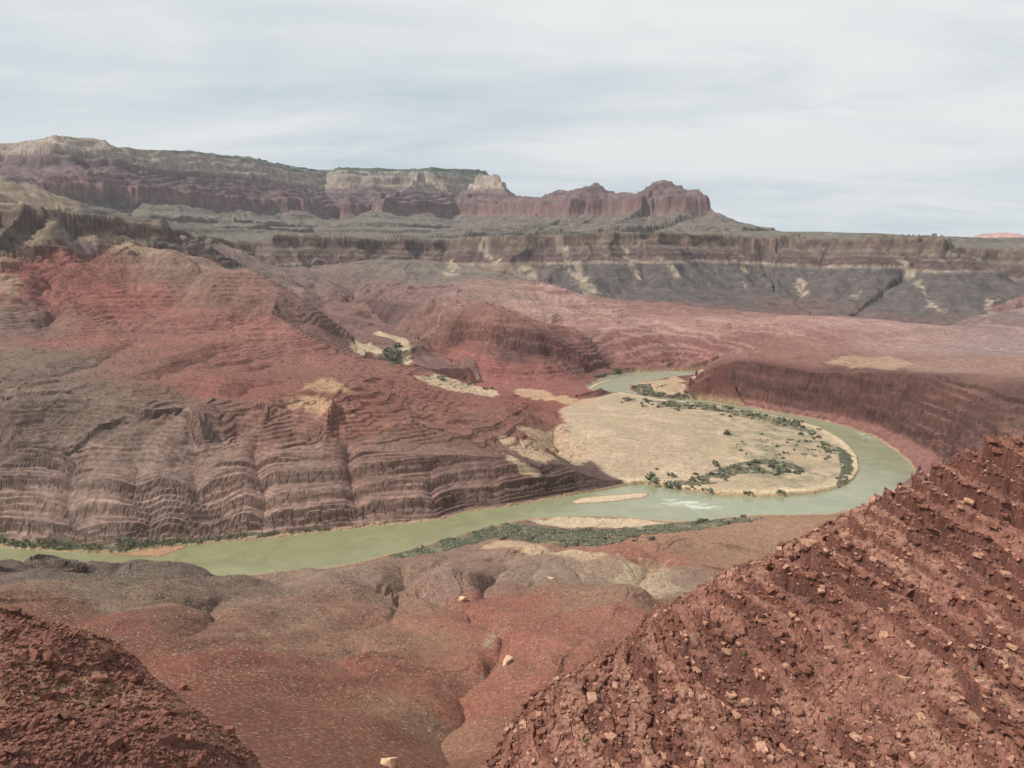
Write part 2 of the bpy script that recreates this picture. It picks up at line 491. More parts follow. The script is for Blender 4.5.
# creek cliff: a line of ledges above the red slopes
CREEK = [at_d(px, py, D)[:2] for px, py, D in [(405, 333, 2830), (450, 344, 2500), (490, 350, 2430), (530, 362, 2370), (575, 366, 2390), (620, 365, 2490)]]
r2 = slice(np.searchsorted(R, 2150), np.searchsorted(R, 2900))
dck, ack, sck = poly_dist(X[r2], Y[r2], CREEK)
dck = dck * np.where(sck < 0, 1, -1) + fbm(X[r2], Y[r2], 160, 3, 61) * 45
lift = sstep(-4, 14, dck) * 24 + sstep(24, 38, dck) * 16
Zb[r2] += (lift * sstep(0, 0.3, ack) * sstep(5, 4.4, ack) * (1 - sstep(120, 420, dck))).astype(f32)

# ----------------------------------------------------------------- the mesa: brown cliff band with a dark slope below it
rim = [(-330, 205, 2700), (-150, 206, 2750), (0, 209, 2850), (63, 211, 2850), (110, 218, 2950), (150, 226, 3100), (180, 229.5, 3250), (187, 236, 3900), (193, 237, 4650), (230, 241, 4900), (267, 243, 4800), (273, 236, 4500), (342, 237, 4600), (400, 240, 4750), (452, 241, 4950), (482, 237, 4550), (560, 235, 4450), (640, 234, 4500), (675, 234, 4650), (720, 236, 4950), (769, 237.5, 5000), (829, 240, 5000), (869, 238, 4900), (929, 238.5, 4900), (945, 241, 4800), (952, 247, 5300), (1000, 250, 5350), (1120, 250, 5300), (1300, 250, 5300)]
RIM = [at_d(*p) for p in rim]
r3 = slice(np.searchsorted(R, 2200), NR)
xm, ym = X[r3], Y[r3]
dm, am, sm = poly_dist(xm, ym, [p[:2] for p in RIM])
rimz = np.interp(am, np.arange(len(RIM)), [p[2] for p in RIM]).astype(f32)
MESA = [p[:2] for p in RIM] + [(16000, 9000), (16000, 20000), (-16000, 20000), (-16000, 2000)]
dm = np.where(inside_poly(xm, ym, MESA), -dm, dm)
warp = (fbm(xm, ym, 520, 3, 71, 0.5) * 95 + np.abs(fbm(xm, ym, 300, 2, 72, 0.5)) * 130 - 25).astype(f32)
dmw = dm + warp * sstep(-120, 60, dm)
mesa_drop = np.interp(dmw, [-9000, -60, 0, 7, 12, 20, 26, 85, 92, 130, 137, 185, 196, 300, 500, 800, 1100, 1400, 1700], [40, 1, 0, -24, -30, -55, -62, -92, -102, -118, -130, -152, -166, -228, -305, -372, -415, -520, -900])
sel = (dmw > -90) & (dmw < 260)
mb = np.array([-166, -153, -146, -132, -127, -118, -104, -99, -88, -78, -62, -50, -40, -30, -14, 0], float)
md = np.interp((mb[1:] + mb[:-1])[::-1] / 2, [-166, -152, -130, -118, -102, -92, -62, -55, -30, -24, 0], [196, 185, 137, 130, 92, 85, 26, 20, 12, 7, 0])[::-1]
v_ = bedded(-dmw[sel], mb, -md, xm[sel], ym[sel], 210, 15, 4, 1300)
mesa_drop[sel] = np.where(dmw[sel] > 205, mesa_drop[sel], v_)
Zm = np.full((NR, NA), -999, f32)
Zm[r3] = rimz + mesa_drop

# ----------------------------------------------------------------- the far plateau and its buttes
prof_d = [-6000, -200, 0, 12, 60, 75, 120, 132, 190, 204, 290, 300, 370, 382, 450, 462, 540, 552, 640, 650, 660, 900, 1180, 1200, 1650, 1665, 2300, 4000, 9000]
prof_z = [1462, 1450, 1446, 1420, 1392, 1350, 1330, 1240, 1215, 1150, 1120, 1096, 1072, 1046, 1030, 1004, 988, 962, 944, 880, 800, 712, 655, 612, 575, 545, 500, 430, 300]
plat = [(-420, 140, 7400), (-250, 141, 7400), (-100, 147, 7700), (0, 145, 7800), (20, 143, 7700), (57, 136, 7250), (100, 140, 7400), (117, 148, 8030), (150, 150, 8150), (200, 153, 8450), (247, 157, 8800), (283, 165, 9640), (327, 172, 10400), (342, 168, 10000), (409, 169.5, 10100), (432, 168, 10000), (475, 170, 10370), (486, 171.5, 11500), (486, 171, 14500)]
PL = [at_d(*p) for p in plat]
r4 = slice(np.searchsorted(R, 4300), NR)
xp, yp = X[r4], Y[r4]
dp, ap, sp_ = poly_dist(xp, yp, [p[:2] for p in PL])
platz = np.interp(ap, np.arange(len(PL)), [p[2] for p in PL]).astype(f32)
dpl = dp * sp_
crest = [(482, 172, 9900), (500, 179, 9500), (509, 195, 9200), (542, 199, 8600), (555, 193, 8250), (575, 190, 7950), (589, 188, 7750), (597, 183, 7650), (605, 189, 7600), (615, 194.5, 7550), (636, 192, 7430), (645, 191, 7380), (652, 185, 7340), (657, 181, 7320), (666, 181, 7280), (674, 187, 7230), (686, 190, 7150), (699, 192, 7060), (709, 207, 6980), (720, 218, 6800), (739, 227, 6500), (769, 238, 5900)]
spur = [(420, 171, 9700), (395, 196, 8900), (383, 200, 8500), (370, 214, 8000)]
step = [(-260, 168, 5000), (-60, 171, 5100), (0, 172, 5200), (32, 177, 5250), (48, 192, 5300), (80, 202, 5250)]
back = [(948, 248, 8600), (958, 246, 8700), (980, 245.5, 8800), (992, 249, 8700), (1030, 248, 8500), (1200, 248, 8500)]
d_tot = dpl.copy()
which = np.zeros(d_tot.shape, np.int8)
near_crest = d_tot.copy()
pz, pd = np.array(prof_z[::-1], float), np.array(prof_d[::-1], float)
shift = (80 * sstep(470, 560, X[r4] / Y[r4] * FOC + 512)).astype(f32)
for k, line in enumerate((crest, spur, step, back)):
    L = [at_d(*p) for p in line]
    dd, aa, _ = poly_dist(xp, yp, [p[:2] for p in L])
    off = np.interp([p[2] + 80 * float(sstep(470, 560, np.float64(q[0]))) for p, q in zip(L, line)], pz, pd)
    raw = dd * 0.8; offv = np.interp(aa, np.arange(len(L)), off)
    m = (dd * 0.8 + np.interp(aa, np.arange(len(L)), off)) < d_tot
    near_crest = np.where(m, raw, near_crest)
    d_tot = np.where(m, raw + offv, d_tot); which = np.where(m, k + 1, which).astype(np.int8)
spurs = (np.abs(gnoise(xp / 900, yp / 900, 81)) * 2 - 0.6) * 170 + fbm(xp, yp, 420, 4, 82) * 130
w4 = sstep(20, 420, near_crest) * np.where(which == 0, 1.0, 0.22)
fine = fbm(xp, yp, 220, 2, 83) * 30 * sstep(-30, 60, near_crest)
dw = d_tot + spurs * w4 + fine
Zp = np.full((NR, NA), -999, f32)
zprof = np.interp(dw, prof_d, prof_z).astype(f32)
pb = np.array([800, 872, 905, 950, 972, 1000, 1016, 1046, 1066, 1090, 1118, 1152, 1190, 1232, 1272, 1322, 1350, 1385, 1412, 1446], float)
pdm = np.interp((pb[1:] + pb[:-1]) / 2, prof_z[::-1], prof_d[::-1])
sel = (dw > -30) & (dw < 690)
zprof[sel] = bedded(-dw[sel], pb, -pdm, xp[sel], yp[sel], 380, 34, 9, 1500)
Zp[r4] = zprof - shift * sstep(500, 640, zprof) + np.where(which == 0, (platz - 1446) * np.exp(-np.clip(d_tot, 0, None) / 600), 0)
Zp[r4] += (fbm(xp, yp, 300, 3, 84) * 8 * (d_tot < 0)).astype(f32)
dm_full = np.full((NR, NA), -999., f32); dm_full[r3] = dmw
rz_full = np.zeros((NR, NA), f32); rz_full[r3] = rimz
Zp = np.where(dm_full > -30, -999, np.minimum(Zp, rz_full - 12 + np.interp(-dm_full, [0, 600, 1000, 9000], [0, 55, 300, 9000])))
# a small pale butte far behind the right-hand mesa
bx, by, bz = at_d(1000, 233, 12000)
db = np.hypot((X - bx) * 0.8, (Y - by) * 0.5)
Zt = np.interp(db + fbm(X, Y, 200, 3, 85) * 40, [0, 130, 220, 330, 480, 800], [bz + 6, bz - 8, bz - 70, bz - 120, bz - 190, -999]).astype(f32)

Zsm[r3] = np.maximum(Zsm[r3], rimz + np.interp(dm + warp * 0.3, [-9000, 0, 40, 200, 500, 800, 1100, 1400, 1700], [40, 0, -40, -166, -305, -372, -415, -520, -900]))
Zsm[r4] = np.maximum(Zsm[r4], np.where(dm_full[r4] > -30, -999, 1.0) * np.interp(d_tot + spurs * w4, [-6000, 0, 660, 900, 1500, 2300, 4000, 9000], [1462, 1446, 800, 700, 590, 500, 430, 300]))
Z = np.maximum.reduce([Zb, Zm, Zp, Zt])
own = np.argmax(np.stack([Zb, Zm, Zp, Zt]), 0).astype(np.int8)      # 0 ground, 1 mesa, 2 plateau and buttes, 3 far butte

# ----------------------------------------------------------------- running water shapes the slopes
inriver = np.zeros((NR, NA), bool)
inriver[near_river] = inside_poly(xs, ys, RIVER)
dsd = np.full((NR, NA), 999., f32)
d_, _, _ = poly_dist(xs, ys, DELTA, True)
dsd[near_river] = np.where(inside_poly(xs, ys, DELTA), -d_, d_)
on_delta = sstep(15, -15, dsd)
rdist = np.full((NR, NA), 999., f32)
d_, _, _ = poly_dist(xs, ys, RIVER, True)
rdist[near_river] = np.where(inriver[near_river], -d_, d_)
m_er = (1 - on_delta) * sstep(0, 60, rdist) * np.choose(own, [1.0, 1.1, 0.7, 0.2]) * (0.75 + 0.25 * sstep(700, 1000, RR))
hills_mask = m_er * (own == 0)
soft = (own == 0).astype(f32) * 1.0
soft[near_river] *= 1 - 0.85 * sstep(150, 90, np.where(sl < 0, np.minimum(dl, np.where(right_side, dr_, 999)), 999))
cutz = np.zeros((NR, NA), f32)
cutz[near_river] = sstep(150, 100, np.where(sl < 0, np.minimum(dl, np.where(right_side, dr_, 999)), 999)) * (own[near_river] == 0)
m_er = m_er * np.where((own == 2) & (Z < 800), 1.5, 1.0) * (1 - 0.94 * cutz) * (1 + 0.7 * sstep(2500, 3100, RR) * (own == 0))
Z += gullies(Zsm.astype(f32), [560, 300, 160, 85, 46], 0.185, (m_er * sstep(240, 420, RR)).astype(f32), soft, np.searchsorted(R, 230), NR)
Z += (fbm(X, Y, 120, 2, 91) * 2.4 * hills_mask * sstep(200, 700, RR) * sstep(5200, 4000, RR)).astype(f32)

# beds: the ground breaks into low ledges along its strata, strongest on the river cliffs
dip = 0.035 * X - 0.02 * Y + fbm(X, Y, 700, 2, 95) * 16


def terrace(Z, period, strength, ph=0.0, riser=0.3):
    q = (Z + dip) / period + ph
    fl = np.floor(q); f = q - fl
    g = np.where(f < 1 - riser, f / (1 - riser) * 0.25, 0.25 + 0.75 * (f - 1 + riser) / riser)
    return Z + strength * (g - f) * period


steep = np.hypot(*gradient(blur(Z, 3, 2)))
bed = sstep(0.05, 0.32, steep) * hills_mask * sstep(930, 1050, RR) * (1 - 0.9 * cutz) * sstep(50, 130, dsd)
bed_n = 0.15 + 0.85 * sstep(-0.15, 0.3, fbm(X, Y, 260, 3, 96))
Z = terrace(Z, 11.0, (bed * bed_n * 0.8).astype(f32), 0.0, 0.22)
Z = terrace(Z, 5.0, (bed * (1.15 - bed_n * 0.5) * 0.7).astype(f32), 0.37, 0.25)
# the main gullies, each a V cut along its line
def ray_hit(Zg, px, py):
    a, t = ray(px, py)
    j = min(max(int(round((float(a) - AZ[0]) / dth)), 0), NA - 1)
    i = int(np.argmax((Zg[:, j] - EYE) / R >= float(t)))
    return float(X[i, j]), float(Y[i, j])


Zg = np.where(RR < 230, -999, Z)
for pairs, width, depth in (
        ([(292, 378), (262, 380), (240, 392)], 60, 14), ([(268, 410), (250, 417), (228, 428), (192, 456), (202, 490), (213, 530)], 55, 20), ([(256, 430), (260, 470), (270, 526)], 26, 12),
        ([(140, 336), (105, 356), (60, 372), (0, 392)], 60, 12), ([(135, 380), (160, 372), (190, 362), (230, 350)], 50, 14), ([(100, 402), (50, 412), (0, 432)], 45, 10), ([(30, 330), (50, 300), (45, 270), (30, 250)], 110, 34),
        ([(402, 404), (432, 418), (475, 438), (545, 466)], 40, 9), ([(405, 384), (440, 398), (500, 420)], 35, 6), ([(350, 440), (352, 470), (360, 500)], 26, 12), ([(60, 440), (70, 480), (85, 520)], 36, 14), ([(130, 450), (140, 490), (150, 525)], 30, 10), ([(430, 470), (436, 490), (440, 510)], 22, 9), ([(490, 465), (495, 485), (500, 500)], 20, 8),
        ([(520, 330), (560, 322), (640, 318), (720, 325)], 70, 10), ([(180, 330), (240, 318), (300, 322), (345, 335)], 70, 18), ([(200, 300), (250, 300), (300, 312)], 60, 14),
        ([(428, 768), (445, 722), (468, 692), (490, 662), (501, 640), (494, 624), (470, 612), (442, 600), (412, 590), (404, 575), (397, 562)], 26, 9), ([(365, 592), (400, 580), (440, 563)], 24, 10), ([(474, 598), (490, 580), (508, 564)], 24, 12), ([(180, 640), (200, 625), (215, 600)], 26, 8), ([(60, 570), (110, 577), (190, 578), (250, 570)], 34, 9), ([(655, 600), (640, 580), (660, 560)], 26, 7)):
    L = [ray_hit(Zg, *p) for p in pairs]
    rr_ = [math.hypot(*p) for p in L]
    s_ = slice(max(0, np.searchsorted(R, min(rr_) - 2 * width)), np.searchsorted(R, max(rr_) + 2 * width))
    x_, y_ = X[s_], Y[s_]
    d_, at_, _ = poly_dist(x_ + fbm(x_, y_, 70, 3, 98) * width * 0.5, y_ + fbm(x_, y_, 70, 3, 99) * width * 0.5, L)
    taper = sstep(0, 0.6, at_) * 0.7 + 0.3
    Z[s_] -= (depth * taper * np.maximum(0, 1 - d_ / width) ** 1.6 * (own[s_] == 0) * (1 - on_delta[s_]) * sstep(0, 40, rdist[s_])).astype(f32)

# fine relief
st0 = np.hypot(*gradient(blur(Z, 3, 2)))
for lam, am in ((90, 2.0), (40, 0.9), (18, 0.4), (8, 0.22), (4, 0.12)):
    ridge_n = 1 - 2 * np.abs(gnoise(X / lam + 3, Y / lam - 7, 190 + int(lam)))
    Z += (ridge_n * am * (1 + 1.2 * sstep(950, 850, RR)) * (0.12 + np.minimum(st0, 0.9)) * sstep(2.0, 4.5, lam / CELL) * (1 - on_delta) * (1 - 0.75 * cutz) * sstep(0, 30, rdist) * sstep(200, 500, RR) * (own == 0)).astype(f32)
for lam, am in ((240, 9.0), (110, 6.0), (50, 3.0), (25, 1.5)):
    ridge_n = 1 - 2 * np.abs(gnoise(X / lam + 3, Y / lam - 7, 290 + int(lam)))
    Z += (ridge_n * am * (0.1 + np.minimum(st0, 0.8)) * sstep(2.0, 4.0, lam / CELL) * ((own == 1) | (own == 2)) * sstep(1.1, 0.6, st0)).astype(f32)

# blocky fractures on cliffs
cv, ce = cells(X[near_river], Y[near_river], 15.0, 41)
cl = sstep(0.7, 1.6, steep[near_river]) * (own[near_river] == 0)
Z[near_river] += ((cv - 0.5) * 4 * cl - sstep(0.10, 0.0, ce) * 5 * cl).astype(f32)
Z = Z.astype(f32)

# river bed and shore
shore = np.where(rdist < 0, -0.4 + np.maximum(rdist, -14) * 0.22, np.minimum(Z, 0.5 + rdist * 1.3))
Z = np.where(rdist < 0, np.minimum(shore, Z), np.where(rdist < 80, np.maximum(np.minimum(Z, 1.2 + rdist * 3), 0.5), Z)).astype(f32)
Z = (Z + on_delta * sstep(2, 12, rdist) * (fbm(X, Y, 45, 4, 97) * 1.2 + 0.5)).astype(f32)

# ----------------------------------------------------------------- the near ridge (right) and the stony near slope (left)
k1 = np.searchsorted(R, 430)
sub = slice(0, k1)
xn, yn = X[sub], Y[sub]


def local_surface(crest_pts, face_pts, extra):
    P = []
    for px, py, D in crest_pts:
        a, t = ray(px, py); z = EYE + float(t) * D
        P.append((float(a), D, z))
        for k, dz in ((1.18, 20), (1.6, 75), (2.4, 150)):
            P.append((float(a), D * k, z - dz))
    for px, py, D in face_pts:
        a, t = ray(px, py); P.append((float(a), D, EYE + float(t) * D))
    for px, D, z in extra:
        a, _ = ray(px, 250); P.append((float(a), D, z))
    z0_ = 320.0
    S = rbf([(a, math.log(D), (z - z0_) / D) for a, D, z in P], math.log(45), math.log(430), c=0.02)
    return S[sub] * RR[sub] + z0_


def plane_d(px, py):
    a, t = ray(px, py)
    s, c = math.sin(a), math.cos(a)
    return (EYE - 310 + 0.43 * 6 + 0.2 * 140) / (0.43 * s + 0.2 * c - float(t))


face = [(px, py, plane_d(px, py)) for px, py in [(900, 600), (1024, 600), (1024, 768), (850, 768), (700, 768), (750, 660), (950, 530), (1040, 500), (600, 768), (820, 610), (1150, 768), (1150, 520), (650, 690), (980, 680)]]
Zr = local_surface([(1150, 395, 190), (1080, 420, 185), (1024, 442, 180), (975, 458, 176), (930, 482, 172), (900, 492, 170), (870, 508, 167), (800, 547, 160), (760, 566, 157), (720, 580, 155), (660, 612, 151), (630, 642, 147), (600, 664, 145), (545, 692, 140), (520, 722, 137), (480, 770, 131), (440, 840, 122)], face,
                   [(512, 60, 300), (800, 60, 318), (1024, 60, 330), (300, 140, 240), (300, 250, 180), (100, 200, 180)])
Zs = local_surface([(-160, 585, 152), (-60, 602, 146), (0, 612, 141), (60, 626, 135), (110, 643, 128), (140, 668, 122), (170, 692, 118), (205, 720, 113), (240, 744, 108), (268, 775, 104), (300, 830, 96)],
                   [(0, 700, 113), (100, 700, 110), (0, 768, 96), (150, 768, 96), (-120, 700, 113), (-120, 768, 98)],
                   [(0, 60, 322), (300, 60, 318), (512, 60, 300), (500, 140, 245), (500, 250, 170)])

# ridge: strata stand out as blocky ledges
nz = fbm(xn, yn, 26, 3, 101) * 2.4
nz2 = fbm(xn, yn, 7, 4, 102)
q = Zr + nz + 0.10 * xn - 0.13 * yn * (1 - 0.6 * sstep(60, 115, xn))
zone = (RR[sub] > 92) & (RR[sub] < 250) & (Zr > Z[sub] - 6)
qs = q[zone]; xq, yq = xn[zone], yn[zone]
gb = np.random.default_rng(77)
bb_ = [float(np.percentile(qs, 0.5))]
while bb_[-1] < np.percentile(qs, 99.5):
    bb_.append(bb_[-1] + (gb.uniform(0.5, 1.3) if gb.random() < 0.45 else gb.uniform(2.2, 4.8)))
hold = fbm(xq, yq, 24, 3, 103) * 1.5 + 0.40 + 0.3 * sstep(70, 110, xq)
stepped = np.zeros(qs.shape, f32); riser = np.zeros(qs.shape, f32)
for k in range(len(bb_) - 1):
    tk = bb_[k + 1] - bb_[k]
    lo_q, hi_q = bb_[k] - 5, bb_[k + 1] + 5
    hard = gb.uniform(-0.25, 0.75)
    mk = (qs > lo_q) & (qs < hi_q)
    xk, yk, qk = xq[mk], yq[mk], qs[mk]
    nk = fbm(xk, yk, 9, 3, 2100 + 7 * k, 0.6) * (0.7 + 0.22 * tk) + fbm(xk, yk, 2.0, 2, 2101 + 7 * k) * 0.22
    u_ = qk + nk - (bb_[k] + 0.62 * tk)
    e_ = np.clip(hold[mk] + hard, 0, 1.15)
    w_ = 0.10 + 0.03 * tk
    r_ = sstep(-w_, w_, u_)
    slot = np.exp(-((u_ + 2.6 * w_) / (1.5 * w_)) ** 2) * sstep(-0.25, 0.2, fbm(xk, yk, 5, 2, 2103 + 7 * k))
    d_ = np.zeros(qs.shape, f32)
    base_ = np.clip((qk - bb_[k]) / tk, 0, 1)
    d_[mk] = (tk * (r_ - base_) - 0.55 * (0.6 + 0.4 * tk) * slot) * e_ * (np.abs(u_) < 5)
    stepped += d_ * 0.95
    rm = np.zeros(qs.shape, f32); rm[mk] = np.exp(-((u_ - 0.25) / (0.35 + 0.1 * tk)) ** 2) * sstep(0.3, 0.8, e_) * min(tk / 1.5, 1)
    riser = np.maximum(riser, rm)
Zr2 = Zr.copy(); Zr2[zone] += stepped
on_riser = np.zeros(Zr.shape, f32); on_riser[zone] = riser
cv, ce = cells(xn + nz2 * 1.2, yn + nz2 * 0.8, 2.6, 43)
Zr2 += (cv - 0.5) * 0.5 - sstep(0.10, 0.0, ce) * 0.35 * (0.2 + on_riser)
cv2, ce2 = cells(xn, yn, 1.1, 47)
Zr2 += (cv2 - 0.5) * 0.5 + fbm(xn, yn, 2.4, 3, 104) * 0.35
cv, ce = cells(xn + fbm(xn, yn, 6, 2, 106) * 1.5, yn, 2.2, 53)
Zs2 = Zs + fbm(xn, yn, 18, 4, 105) * 2.6 + (cells(xn, yn, 5.0, 58)[0] - 0.5) * 1.1 + (cv - 0.5) * 0.7 * sstep(0.1, 0.5, cv) + (cells(xn, yn, 0.8, 57)[0] - 0.5) * 0.35
Zn = np.stack([Z[sub], Zr2, Zs2])
o2 = np.argmax(Zn, 0)
Z[sub] = Zn.max(0)
own[sub] = np.where(o2 == 1, 5, np.where(o2 == 2, 6, own[sub]))     # 5 ridge, 6 stony slope


# ----------------------------------------------------------------- where a pixel's ray meets the ground
T = (Z - EYE) / RR
Tmax = np.maximum.accumulate(T, axis=0)


def hit(px, py):
    a, t = ray(px, py)
    j = int(round((float(a) - AZ[0]) / dth)); j = min(max(j, 0), NA - 1)
    i = int(np.searchsorted(Tmax[:, j], float(t)))
    i = min(i, NR - 1)
    return float(X[i, j]), float(Y[i, j]), float(Z[i, j]), i, j


def outline(pairs):
    return [hit(px, py)[:2] for px, py in pairs]


# ----------------------------------------------------------------- rock and soil colours, vertex by vertex
def lin(c):
    c = np.asarray(c, float) / 255.0
    return np.where(c <= 0.04045, c / 12.92, ((c + 0.055) / 1.055) ** 2.4)


ALB = 0.90
soil = [(0, 320, 118, 92, 82), (60, 290, 132, 76, 68), (120, 300, 137, 77, 68), (90, 340, 132, 80, 72), (20, 360, 112, 92, 80), (60, 400, 110, 92, 80), (20, 430, 112, 92, 82), (100, 420, 116, 96, 84), (60, 480, 132, 108, 98), (20, 520, 140, 116, 104), (150, 480, 132, 109, 98), (120, 520, 138, 114, 102), (200, 500, 136, 110, 99), (180, 400, 112, 86, 76), (220, 390, 137, 77, 68), (280, 388, 127, 76, 66), (240, 360, 130, 80, 72), (200, 330, 140, 86, 78), (150, 330, 130, 82, 74), (250, 330, 140, 88, 80), (300, 350, 135, 84, 76), (230, 290, 125, 90, 80), (300, 310, 120, 88, 80), (330, 300, 125, 92, 86), (200, 268, 125, 100, 88), (300, 280, 115, 95, 88), (400, 290, 128, 98, 92), (380, 315, 100, 75, 72), (340, 420, 142, 88, 77), (380, 400, 132, 79, 69), (420, 420, 128, 84, 74), (300, 440, 130, 94, 84), (300, 480, 138, 111, 100), (280, 520, 140, 112, 100), (400, 470, 128, 99, 88), (450, 490, 118, 93, 84), (400, 500, 136, 108, 97), (470, 440, 122, 85, 75), (450, 400, 132, 77, 68), (520, 420, 128, 80, 70), (550, 410, 132, 71, 63), (480, 410, 134, 81, 70), (560, 470, 94, 74, 67), (600, 466, 96, 73, 66),
        (450, 360, 140, 81, 72), (500, 368, 142, 80, 72), (550, 380, 137, 79, 71), (450, 335, 105, 62, 56), (520, 352, 95, 62, 58), (580, 360, 110, 68, 64), (450, 310, 140, 105, 96), (500, 300, 140, 112, 102), (550, 310, 150, 115, 106), (500, 330, 135, 92, 84), (600, 320, 150, 110, 102), (600, 340, 130, 86, 80), (650, 355, 127, 76, 72), (700, 355, 127, 79, 74), (680, 330, 150, 110, 102), (750, 320, 150, 112, 104), (850, 330, 147, 112, 104), (800, 340, 132, 92, 84), (900, 340, 150, 120, 112), (980, 320, 118, 98, 94), (1000, 350, 135, 112, 106), (780, 355, 132, 92, 82), (960, 370, 138, 106, 95), (540, 275, 110, 92, 84), (600, 290, 125, 85, 80), (450, 270, 110, 100, 90), (520, 260, 105, 98, 88), (700, 292, 105, 82, 78), (760, 290, 100, 86, 82), (850, 300, 100, 92, 88), (950, 300, 100, 92, 88), (700, 310, 135, 96, 90),
        (800, 395, 96, 59, 55), (900, 400, 90, 60, 56), (980, 410, 94, 66, 60), (930, 440, 132, 85, 78), (760, 385, 110, 64, 60), (730, 378, 112, 64, 60), (870, 418, 108, 69, 64), (690, 378, 110, 66, 60),
        (60, 560, 98, 82, 74), (150, 575, 97, 82, 74), (250, 590, 112, 90, 80), (100, 600, 120, 98, 84), (50, 605, 112, 71, 60), (100, 622, 120, 67, 58), (180, 625, 114, 77, 66), (300, 610, 130, 98, 84), (300, 640, 127, 91, 76), (200, 660, 120, 67, 57), (300, 680, 117, 69, 58), (350, 620, 132, 92, 78), (400, 600, 127, 96, 82), (420, 640, 132, 92, 76), (380, 680, 124, 73, 62), (430, 720, 132, 94, 76), (350, 740, 117, 73, 60), (250, 720, 107, 63, 54), (480, 630, 138, 82, 70), (540, 625, 138, 78, 68), (505, 606, 136, 80, 69), (600, 590, 130, 94, 80), (640, 575, 138, 114, 98), (560, 572, 128, 106, 92), (450, 575, 125, 98, 88), (395, 570, 125, 97, 84), (350, 575, 125, 102, 90), (700, 545, 137, 102, 82), (640, 551, 142, 86, 72), (760, 530, 142, 106, 85), (580, 640, 140, 84, 72), (600, 620, 142, 87, 75), (520, 690, 137, 81, 68), (470, 720, 137, 79, 66)]
pos, col = [], []
for px, py, *c in soil:
    _, _, _, i, j = hit(px, py)
    if own[i, j] in (0, 4):
        pos.append((AZ[j], LR[i])); col.append(lin(c))
pos, col = np.array(pos), np.array(col)
# coarse lookup, warped by noise so that unit borders wander
ca = np.linspace(AZ[0], AZ[-1], 300); clr = np.linspace(math.log(45), math.log(6500), 420)
ga, gl = np.meshgrid(ca, clr)
d2 = (ga[..., None] - pos[:, 0]) ** 2 + (gl[..., None] - pos[:, 1]) ** 2
w = 1.0 / (d2 + 0.0007) ** 2.4
tab = (w @ col) / w.sum(-1)[..., None]
wa = np.broadcast_to(AZ[None], (NR, NA)) + fbm(X / RR * 30 + 5, LR[:, None] * 30 + X * 0, 2.4, 5, 111) * 0.035
wl_ = LR[:, None] + fbm(X / RR * 30 + 50, LR[:, None] * 30 + X * 0, 2.4, 5, 112) * 0.035
fi = np.clip((wl_ - clr[0]) / (clr[-1] - clr[0]) * 419, 0, 418.99); fj = np.clip((wa - ca[0]) / (ca[-1] - ca[0]) * 299, 0, 298.99)
i0, j0 = fi.astype(int), fj.astype(int)
fi = (fi - i0)[..., None]; fj = (fj - j0)[..., None]
C = ((tab[i0, j0] * (1 - fj) + tab[i0, j0 + 1] * fj) * (1 - fi) + (tab[i0 + 1, j0] * (1 - fj) + tab[i0 + 1, j0 + 1] * fj) * fi).astype(f32)
del fi, fj, i0, j0, wa, wl_

gx, gy = gradient(Z)
steep = np.hypot(gx, gy)
# bedding: thin darker and paler beds, shown where the slope cuts across them
zz = Z + dip
beds = gnoise(zz / 3.1, zz * 0 + fbm(X, Y, 500, 2, 121) * 0.6, 122) * 0.6 + gnoise(zz / 9.5, X * 0 + 3.3, 123) * 0.6
bm_ = (sstep(0.03, 0.35, steep) * (own == 0) * sstep(300, 800, RR))[..., None]
C = C * (1 + bm_ * (0.34 * beds)[..., None])
part_n = gnoise(X / 70, Y / 70 + np.floor(zz / 4.1) * 3.7, 129)
fr4 = zz / 4.1 - np.floor(zz / 4.1)
line = sstep(0.22, 0.06, np.abs(fr4 - 0.5) * 1.0) * sstep(-0.25, 0.2, part_n) * sstep(0.10, 0.4, steep) * (own == 0) * sstep(700, 950, RR) * sstep(2400, 1700, RR) * (1 - on_delta)
C = C * (1 - 0.38 * line[..., None]) + lin((74, 55, 49)) * 0.38 * line[..., None]
# benches beyond the river: long pale and dark red beds
bn = gnoise((zz + fbm(X, Y, 420, 4, 124) * 30) / 9.0, X * 0 + fbm(X, Y, 900, 2, 127), 128)
bz_ = sstep(2300, 2700, RR) * sstep(4700, 4200, RR) * (own == 0) * sstep(-0.12, 0.05, np.broadcast_to(AZ[None], (NR, NA)))
C = C * (1 - 0.32 * (bz_ * sstep(0.15, 0.4, bn))[..., None]) + 0.32 * (bz_ * sstep(0.15, 0.4, bn))[..., None] * lin((176, 146, 134))
C = C * (1 - 0.45 * (bz_ * sstep(-0.15, -0.4, bn))[..., None]) + 0.45 * (bz_ * sstep(-0.15, -0.4, bn))[..., None] * lin((118, 70, 64))
# right river cliff: dark maroon rock with upright streaks over paler pink talus
tz = np.zeros((NR, NA), f32)
tz[near_river] = np.where(right_side & (dr_ < 160), 1, 0)
vst = fbm(X + Y * 0.6, Z * 0.25, 16, 4, 125)
wall = tz * sstep(0.55, 0.95, steep) * sstep(10, 22, Z)
C = C * (1 - 0.9 * wall[..., None]) + 0.9 * wall[..., None] * (lin((96, 62, 56)) * (1 + 0.12 * vst + 0.75 * beds)[..., None])
talus = tz * sstep(24, 14, Z + fbm(X, Y, 40, 3, 126) * 8) * sstep(1.0, 0.7, steep)
C = C * (1 - 0.8 * talus[..., None]) + 0.8 * talus[..., None] * lin((134, 88, 80))
dk = (sstep(0.75, 1.8, steep) * (own == 0) * sstep(400, 800, RR))[..., None]
C = C * (1 - 0.16 * dk)                                   # a little darker where the ground is steep


def paint(mask, rgb, amount=1.0):
    global C
    m = (mask * amount)[..., None].astype(f32)
    C = C * (1 - m) + lin(rgb).astype(f32) * m


